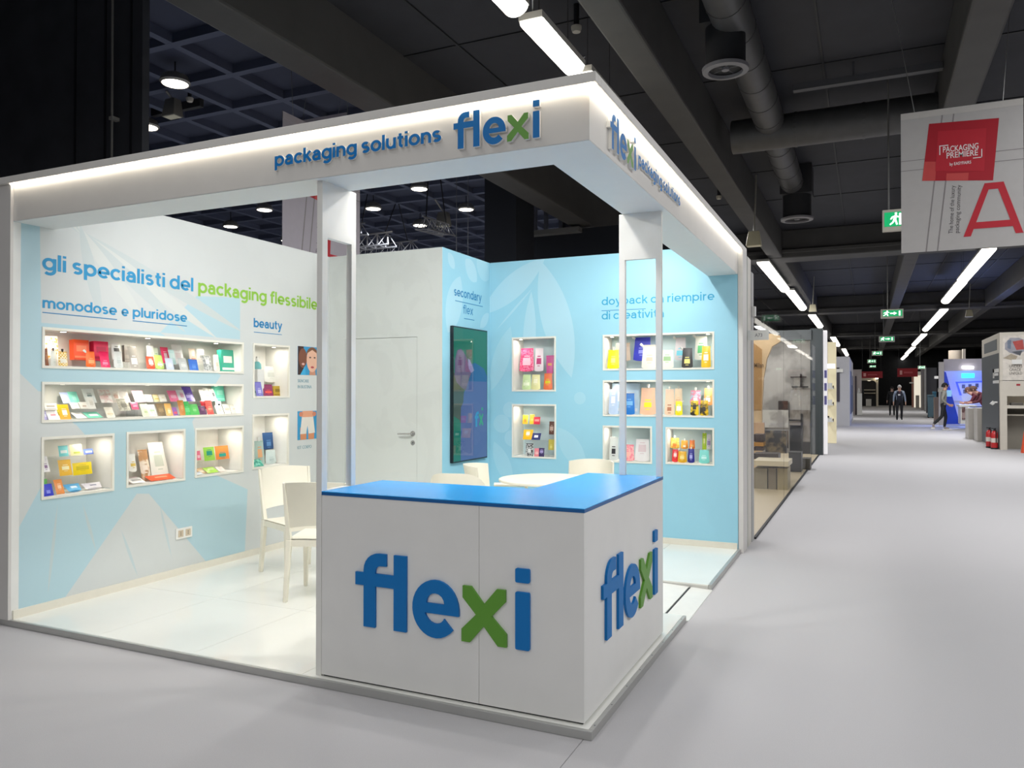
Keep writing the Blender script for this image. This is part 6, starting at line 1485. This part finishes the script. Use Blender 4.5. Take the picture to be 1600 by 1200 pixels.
# extinguishers
def extinguisher(u, v, Y, label):
    X = hY(u, 690, Y).x
    r = empty('fire_extinguisher', (X, Y, 0), label, 'fire extinguisher', 'fire extinguishers by the dark booth side')
    put('cylinder', B().lathe([(0, 0.02), (0.078, 0.02), (0.085, 0.04), (0.085, 0.40), (0.065, 0.47), (0.03, 0.50), (0.0, 0.50)], (X, Y, 0), 16), mat('#C02A2C', 0.3), r, smooth=True)
    put('foot_ring', B().lathe([(0.087, 0.0), (0.089, 0.03), (0.085, 0.04)], (X, Y, 0), 16), DARK, r)
    put('valve', B().tube((X, Y, 0.50), (X, Y, 0.56), 0.025, n=10).box(X - 0.07, X + 0.04, Y - 0.012, Y + 0.012, 0.55, 0.57), DARK, r)
    put('hose', B().path([(X + 0.02, Y - 0.01, 0.54), (X + 0.03, Y - 0.10, 0.50), (X + 0.03, Y - 0.105, 0.33), (X + 0.03, Y - 0.10, 0.18)], 0.012, 6), DARK, r)
    put('instruction_label', B().lathe([(0.0862, 0.18), (0.0862, 0.30)], (X, Y, 0), 16), mat('#D8CFC4', 0.5), r)
extinguisher(1546, 690, 21.95, 'red fire extinguisher, left one by the dark booth side'); extinguisher(1553.8, 690, 21.45, 'red fire extinguisher, right one beside the cream post')
s = empty('wall_spotlight', (XR - 0.1, 21.6, 1.3), 'small white lamp on the dark booth side above the extinguishers', 'lamp')
bx('lamp_arm', s, XR - 0.14, XR - 0.012, 21.55, 21.6, 1.26, 1.30, WHITE2); put('lamp_head', B().tube((XR - 0.16, 21.55, 1.28), (XR - 0.10, 21.55, 1.22), 0.06, 0.04, 12), WHITE2, s)
# white plinths
for (u0, u1, Y, v), lb in (((1513, 1527, 26.2, 637), 'white display plinth, left one before the blue booth'), ((1527, 1541.5, 25.0, 637), 'white display plinth, right one touching the dark booth side')):
    X0, X1, Z0, Z1 = rectY(u0, v, u1, 690, Y); put('display_plinth', B().box(X0, X1, Y, Y + 0.9, 0.001, Z1), mat('#BDB9B2', 0.5), label=lb, cat='plinth', bevel=0.006)
X0, X1, Z0, Z1 = rectY(1516, 634.5, 1540, 637, 26.5)
put('open_folder', B().box(X0, X0 + 0.5, 26.4, 26.7, 1.052, 1.075), DARK, label='dark folder lying on the white plinths', cat='folder')

# blue lit booth
bl = empty('blue_lit_booth', (7, 34, 0), 'booth glowing blue with a cyan sign and a slanted blue frame', 'booth')
Yb = 36.0
face('fascia', bl, 1475, 560.5, 1560, 578, Yb, 0.3, mat('#C4BFC9', 0.5)); face('left_post', bl, 1467, 565, 1475.5, 664, Yb - 0.2, 0.3, mat('#B9B4B2', 0.5))
face('back_panel', bl, 1476, 578, 1560, 664, 38.5, 0.2, mat('#B9C4F4', 0.5, emit=0.25))
def bp(pts, m, Y, nm, d=0.12): put(nm, B().prism([(hY(u, v, Y).x, Y, max(0.005, hY(u, v, Y).z)) for u, v in pts], (0, -d, 0)), m, bl, fix=True)
bp([(1476,662),(1500,662),(1478,581),(1476,580)], mat('#2448C8', 0.4, emit=0.12), Yb + 0.3, 'slanted_panel', 0.3)
NEON = mat('#3A4CFF', 0.4, emit=1.6)
for pts in ([(1493,596),(1536,594),(1536,596.5),(1494,598)], [(1493,596),(1496,596),(1503,617),(1499.5,617)], [(1534,594),(1537,594),(1544,624),(1541,624)]):
    bp(pts, NEON, 38.2, 'neon_frame', 0.08)
bp([(1497,598.5),(1534,597),(1541,626),(1504,626)], mat('#D3DCF6', 0.4, emit=0.3), 38.35, 'lit_board', 0.06)
face('lit_sign', bl, 1502.5, 583, 1522.5, 589.5, 38.2, 0.1, mat('#38D0FF', 0.4, emit=2.2))
for u0, v0 in ((1503, 600), (1513, 599.5), (1524, 598.5), (1505, 608)): face('sample_card', bl, u0, v0, u0 + 5, v0 + 6, 38.25, 0.03, mat('#8E9AB4', 0.5))
face('counter_body', bl, 1501, 635, 1514, 662, 34.0, 1.0, WHITE2); face('counter_top', bl, 1499, 632, 1526, 635.5, 33.9, 1.2, WHITE2); face('printed_front', bl, 1503, 634.5, 1512.5, 655, 33.95, 0.05, mat('#6A4A48', 0.5, hx2='#B09A94', pat=8))
face('wing_shelf', bl, 1489, 625, 1502, 629, 36.5, 0.3, mat('#D9DCEC', 0.4)); face('info_screen', bl, 1479, 609, 1487, 619, Yb + 0.1, 0.1, mat('#8EC4E8', 0.4, emit=0.5))
p = hY(1511, 573, Yb - 0.05); put('fascia_lamp', B().tube((p.x - 0.2, Yb - 0.08, p.z), (p.x + 0.25, Yb - 0.08, p.z - 0.02), 0.05, n=8), mat('#FFFFFF', 0.4, emit=4.0), bl)
area(hY(1512, 588, 37.6).x, 37.4, 2.6, 1.4, 0.3, 160, (0.30, 0.42, 1.0), (hY(1480, 640, 30).x - 2, 30, 0.0))
# things behind it
r_ = empty('round_tower', (9, 44, 0), 'beige curved booth top rising behind the blue booth', 'booth')
X0, X1, Z0, Z1 = rectY(1484, 546, 1508, 600, 44)
put('curved_wall', B().lathe([((X1-X0)/2, 0), ((X1-X0)/2, Z1)], ((X0+X1)/2, 44.8, 0), 24), mat('#C9BBA8', 0.5), r_, smooth=True); face('straight_edge', r_, 1504, 544.5, 1509, 600, 43.0, 0.3, mat('#D6CCBC', 0.5))
# bins, boxes and booths farther right
def bin_(u0, u1, v0, v1, Y, label, m):
    X0, X1, Z0, Z1 = rectY(u0, v0, u1, v1, Y); r = empty('wheeled_bin', ((X0+X1)/2, Y, 0), label, 'bin', 'wheeled bins on the right of the aisle'); H = Z1
    W = (X1-X0)/2; xc = (X0+X1)/2
    b = B().add([(xc-W*.8,Y,0.06),(xc+W*.8,Y,0.06),(xc+W*.8,Y+W*1.5,0.06),(xc-W*.8,Y+W*1.5,0.06),(xc-W,Y-0.06,H*.92),(xc+W,Y-0.06,H*.92),(xc+W,Y+W*2,H*.92),(xc-W,Y+W*2,H*.92)],[(0,3,2,1),(4,5,6,7),(0,1,5,4),(1,2,6,5),(2,3,7,6),(3,0,4,7)])
    put('bin_body', b, m, r, bevel=0.02); put('bin_lid', B().box(xc-W*1.05, xc+W*1.05, Y-0.1, Y+W*2.05, H*.92, H), m, r, bevel=0.02)
    for s_ in (-1, 1): put('wheel', B().tube((xc+s_*W*.7-0.04, Y+0.1, 0.09), (xc+s_*W*.7+0.04, Y+0.1, 0.09), 0.09, n=14), DARK, r)
bin_(1449, 1459.5, 616, 643.5, 49.0, 'blue grey wheeled bin, left one by the dark booth wall', mat('#4A6470', 0.5)); bin_(1457, 1463, 611, 642, 51.5, 'teal blue wheeled bin, behind the blue grey one', mat('#3F7A96', 0.5))
X0, X1, Z0, Z1 = rectY(1460, 620, 1468, 652, 42.0); put('brown_box', B().box(X0, X1, 42, 42.6, 0.001, Z1), mat('#8A7A6C', 0.6), label='tall brown cardboard box behind the walking person', cat='box')
w = empty('dark_booth', (7, 56, 0), 'dark grey booth wall behind the wheeled bins', 'booth')
face('dark_wall', w, 1447, 574, 1464, 645, 53.0, 0.3, mat('#4E4E54', 0.6)); face('white_post', w, 1444, 573, 1447.5, 642, 52.6, 0.3, NG); face('grey_post', w, 1439, 577, 1444, 640, 54.0, 0.3, mat('#A29C98', 0.5)); face('number_plate', w, 1460, 587, 1474, 591, 45.0, 0.06, WHITE2); face('plate_arm', w, 1472, 587.5, 1474.5, 590, 45.0, 0.2, NG)
w = empty('white_lit_booth', (6, 62, 0), 'bright white booth with a pink side wall, far right of the aisle', 'booth')
face('lit_back', w, 1428, 583, 1440, 636, 82.0, 0.2, mat('#FFF6E2', 0.5, emit=0.7)); face('pink_side', w, 1424.5, 581, 1428, 636, 79.0, 0.3, mat('#B98474', 0.5)); face('top_beam', w, 1427, 580, 1440, 585, 78.5, 3.4, WHITE2); face('grey_counter', w, 1431, 617, 1436.5, 637, 78.0, 0.4, mat('#A9A49A', 0.5)); face('number_plate', w, 1421, 596.5, 1427, 598.5, 78.9, 0.09, WHITE2)
bx('far_curtain', None, -2, 12, 96, 96.3, 0, 6.3, BLACK, kind='structure')

# ------------------------------------------------------------------ people
def person(loc, rz, J, cols, label, hair, s=1.0, extra=None, only_upper=False):
    """one continuous skinned body; J: joint name -> (x side, y front, z); metres at a 1.75 m figure, scaled by s"""
    bone = [('pelvis','belly'),('belly','chest'),('chest','neck'),('neck','chin'),('chin','head'),
            ('chest','l_sh'),('l_sh','l_el'),('l_el','l_wr'),('l_wr','l_palm'),('chest','r_sh'),('r_sh','r_el'),('r_el','r_wr'),('r_wr','r_palm'),
            ('pelvis','l_hip'),('l_hip','l_kn'),('l_kn','l_an'),('l_an','l_toe'),('pelvis','r_hip'),('r_hip','r_kn'),('r_kn','r_an'),('r_an','r_toe')]
    rad = dict(pelvis=(.155,.115),belly=(.145,.105),chest=(.165,.115),neck=(.058,.058),chin=(.072,.082),head=(.078,.092),l_sh=(.068,.068),l_el=(.048,.048),l_wr=(.033,.033),l_palm=(.036,.022),
        r_sh=(.068,.068),r_el=(.048,.048),r_wr=(.033,.033),r_palm=(.036,.022),l_hip=(.092,.098),l_kn=(.062,.065),l_an=(.046,.05),l_toe=(.045,.035),r_hip=(.092,.098),r_kn=(.062,.065),r_an=(.046,.05),r_toe=(.045,.035))
    J = dict(J)
    for sd in ('l', 'r'):
        pw, wr = Vector(J[sd + '_palm']), Vector(J[sd + '_wr']); d = (pw - wr).normalized(); sdv = d.cross(Vector((1, 0, 0)));
        sdv = sdv.normalized() if sdv.length > 0.1 else Vector((0, 1, 0))
        for k, (o, ln) in enumerate(((-0.030, .075), (-0.010, .085), (0.010, .082), (0.030, .066))):
            n1, n2 = sd + '_f%da' % k, sd + '_f%db' % k
            J[n1] = tuple(pw + d*(0.045) + sdv*o); J[n2] = tuple(pw + d*(0.045 + ln*0.8) + sdv*o*1.15 + Vector((0, 0.018, 0)))
            bone += [(sd + '_palm', n1), (n1, n2)]; rad[n1] = rad[n2] = (.0095, .0095)
        J[sd + '_th'] = tuple(pw + d*0.03 + sdv*0.062); bone.append((sd + '_palm', sd + '_th')); rad[sd + '_th'] = (.0105, .0105)
    names = list(J); idx = {n: i for i, n in enumerate(names)}
    me = bpy.data.meshes.new('body'); me.from_pydata([tuple(Vector(J[n])*s) for n in names], [(idx[a], idx[b_]) for a, b_ in bone], [])
    o = bpy.data.objects.new('body', me); COL.objects.link(o)
    sk = o.modifiers.new('skin', 'SKIN'); sk.use_smooth_shade = True
    for n in names:
        v = me.skin_vertices[0].data[idx[n]]; v.radius = tuple(q*s for q in rad[n]); v.use_root = n == 'pelvis'
    sb_ = o.modifiers.new('sub', 'SUBSURF'); sb_.levels = 1; sb_.render_levels = 1
    dg = bpy.context.evaluated_depsgraph_get(); m2 = bpy.data.meshes.new_from_object(o.evaluated_get(dg))
    bpy.data.objects.remove(o)
    mats = [mat(c, 0.7) for c in cols]      # skin, top, trousers, shoes, sleeves
    for q in mats: m2.materials.append(q)
    reg = {}
    for n in names:
        if n in ('head', 'chin', 'neck') or '_f' in n or 'palm' in n or '_th' in n or n.endswith('_wr'): reg[n] = 0
        elif n in ('belly', 'chest'): reg[n] = 1
        elif n.endswith('_sh') or n.endswith('_el'): reg[n] = 4
        elif n.endswith('toe') or n.endswith('_an'): reg[n] = 3
        else: reg[n] = 2
    segs = []
    for a, b_ in bone:
        A_, B_2 = Vector(J[a])*s, Vector(J[b_])*s
        for t in (0.0, 0.25, 0.5, 0.75, 1.0):
            if a.endswith('_el') and b_.endswith('_wr'): rg = 4 if t < 0.9 else 0
            elif a.endswith('_kn') and b_.endswith('_an'): rg = 2 if t < 0.9 else 3
            elif (a, b_) == ('chest', 'neck'): rg = 1 if t < 0.8 else 0
            elif (a, b_) == ('pelvis', 'belly'): rg = 1 if t > 0.1 else 2
            elif (a, b_) == ('chest', 'l_sh') or (a, b_) == ('chest', 'r_sh'): rg = 1 if t < 0.7 else 4
            else: rg = reg[a] if t < 0.5 else reg[b_]
            segs.append((A_.lerp(B_2, t), rg))
    for p in m2.polygons:
        c = p.center; p.material_index = min(segs, key=lambda q: (q[0] - c).length_squared)[1]; p.use_smooth = True
    root = empty('person', loc, label, 'person')
    M = Matrix.Translation(Vector(loc))
    bo = bpy.data.objects.new('body', m2); COL.objects.link(bo); bo.parent = root
    hd_, ch = Vector(J['head'])*s, Vector(J['chin'])*s
    fw = Vector(J.get('face', (0, 1, 0))) if False else Vector(extra['face']).normalized()
    upv = (hd_ - ch).normalized(); sdv = fw.cross(upv).normalized(); fw = upv.cross(sdv).normalized()
    cen = ch.lerp(hd_, 0.62)
    def at(a, f, u): return cen + sdv*(a*s) + fw*(f*s) + upv*(u*s)
    def add(nm, b, m, **k):
        b.v = [tuple(M @ Vector(q)) for q in b.v]; return put(nm, b, m, root, **k)
    def blob(p, rx, ry, rz_, n=10):
        b = B(); o_ = []
        return b.grid(lambda u, v: p + sdv*(rx*s*math.sin(PI*v)*math.cos(2*PI*u)) + fw*(ry*s*math.sin(PI*v)*math.sin(2*PI*u)) + upv*(rz_*s*math.cos(PI*v)), n, n//2 + 1)
    add('nose', blob(at(0, 0.094, 0.0), .013, .02, .022), mats[0], smooth='all')
    for e in (-1, 1):
        add('eye', blob(at(e*0.03, 0.082, 0.022), .012, .008, .008), mat('#2A2420', 0.4)); add('ear', blob(at(e*0.082, 0.0, 0.0), .012, .02, .03), mats[0], smooth='all')
    add('mouth', blob(at(0, 0.086, -0.042), .022, .008, .007), mat('#9A5A50', 0.6))
    hb_ = B().grid(lambda u, v: at(0, -0.012, 0.02) + sdv*(.092*s*math.sin(PI*v*0.62)*math.cos(2*PI*u)) + fw*(.102*s*math.sin(PI*v*0.62)*math.sin(2*PI*u) - 0.03*s*v*(1 if math.sin(2*PI*u) < 0.2 else 0.2)) + upv*(.115*s*math.cos(PI*v*0.62)*(1 if math.sin(2*PI*u) < 0.2 or v < 0.6 else 1.0)), 16, 7)
    add('hair', hb_, mat(hair, 0.8), smooth='all')
    for nm, pos, sz, c in extra.get('bits', []):
        p = Vector(pos)*s; add(nm, B().box(p.x - sz[0]*s, p.x + sz[0]*s, p.y - sz[1]*s, p.y + sz[1]*s, p.z - sz[2]*s, p.z + sz[2]*s), mat(c, 0.6))
    root.rotation_euler = (0, 0, rz)
    return root
STAND = dict(pelvis=(0,0,.96), belly=(0,.0,1.12), chest=(0,0,1.34), neck=(0,.01,1.50), chin=(0,.03,1.58), head=(0,.02,1.67),
    l_sh=(.18,0,1.41), l_el=(.25,-.02,1.13), l_wr=(.27,.06,.90), l_palm=(.27,.08,.83), r_sh=(-.18,0,1.41), r_el=(-.25,-.02,1.13), r_wr=(-.27,.06,.90), r_palm=(-.27,.08,.83),
    l_hip=(.095,0,.90), l_kn=(.11,.06,.50), l_an=(.11,.0,.08), l_toe=(.12,.16,.045), r_hip=(-.095,0,.90), r_kn=(-.10,-.0,.50), r_an=(-.10,-.10,.09), r_toe=(-.11,.05,.045))
pm = hit(1405.5, 656, 2, 0); yaw_to = lambda p: math.atan2(CAM[0] - p.x, -(CAM[1] - p.y)) + PI
person((pm.x, pm.y, 0.0), PI + 0.05, STAND, ('#C9A08C', '#1E2230', '#14151C', '#101014', '#8A96A8'), 'man with grey hair in a dark vest and pale sleeves walking up the aisle', '#A8A6A2', 1.10,
   dict(face=(0.25, 1, -0.05), bits=[('badge', (0.02, 0.125, 1.27), (.05, .008, .035), '#E8E8EA'), ('shirt_front', (0.0, 0.112, 1.40), (.03, .01, .05), '#5A2A3A')]))
WALK = dict(pelvis=(0,0,.94), belly=(0,.0,1.10), chest=(0,.02,1.32), neck=(0,.05,1.48), chin=(0,.085,1.56), head=(0,.075,1.65),
    l_sh=(.18,.02,1.39), l_el=(.23,-.08,1.13), l_wr=(.22,.10,.96), l_palm=(.21,.17,.93), r_sh=(-.18,.02,1.39), r_el=(-.24,-.02,1.12), r_wr=(-.22,.18,.95), r_palm=(-.2,.25,.93),
    l_hip=(.09,0,.89), l_kn=(.09,-.06,.50), l_an=(.09,-.36,.20), l_toe=(.09,-.30,.06), r_hip=(-.09,0,.89), r_kn=(-.09,.10,.49), r_an=(-.09,.05,.08), r_toe=(-.09,.22,.045))
p2 = hit(1474, 671.5, 2, 0)
person((p2.x, p2.y, 0.0), -PI/2 + 0.1, WALK, ('#C79C86', '#8E8C84', '#17181C', '#9A8F8C', '#8E8C84'), 'person with dark hair in a grey hooded top and black trousers, walking right', '#1A1614', 1.11,
   dict(face=(0, 1, 0.02), bits=[('hood', (0, -0.10, 1.47), (.10, .06, .07), '#8E8C84'), ('shoe_sole', (-.09, .14, .022), (.05, .15, .02), '#D8D2CC'), ('shoe_sole', (.09, -.36, .075), (.05, .06, .03), '#D8D2CC')]))
BEND = dict(pelvis=(0,-.10,.96), belly=(0,.0,1.10), chest=(0,.18,1.26), neck=(0,.33,1.36), chin=(0,.42,1.41), head=(0,.46,1.49),
    l_sh=(.18,.20,1.32), l_el=(.24,.32,1.08), l_wr=(.16,.52,1.04), l_palm=(.13,.58,1.04), r_sh=(-.18,.20,1.32), r_el=(-.24,.32,1.08), r_wr=(-.16,.52,1.04), r_palm=(-.13,.58,1.04),
    l_hip=(.095,-.10,.90), l_kn=(.10,-.02,.50), l_an=(.11,-.1,.08), l_toe=(.12,.06,.045), r_hip=(-.095,-.10,.90), r_kn=(-.10,-.04,.50), r_an=(-.10,-.14,.08), r_toe=(-.11,.02,.045))
pz = hY(1536, 640, 30.6); person((pz.x, 30.6, 0.0), PI/2 - 0.25, BEND, ('#C79A8C', '#5C1A2C', '#2A2630', '#1A1A1E', '#5C1A2C'), 'person in a maroon top bending over the counter, behind the other', '#6A4A40', 1.10, dict(face=(0, 1, -0.5), bits=[]))
pz = hY(1545, 640, 29.6); person((pz.x, 29.6, 0.0), PI/2 + 0.05, BEND, ('#B98A7C', '#4E1424', '#2A2630', '#1A1A1E', '#4E1424'), 'person in a dark maroon top leaning left over the white plinths', '#5A4038', 1.12, dict(face=(0, 1, -0.5), bits=[]))
pz = hit(1394, 649, 2, 0); person((pz.x, pz.y, 0.0), PI - 0.1, STAND, ('#C4A090', '#15161C', '#121318', '#101014', '#15161C'), 'person all in black half hidden behind the grey haired man', '#1C1A1A', 1.08, dict(face=(0, 1, 0), bits=[('white_cup', (-0.1, .18, 1.2), (.03, .03, .04), '#C9CDD2')]))
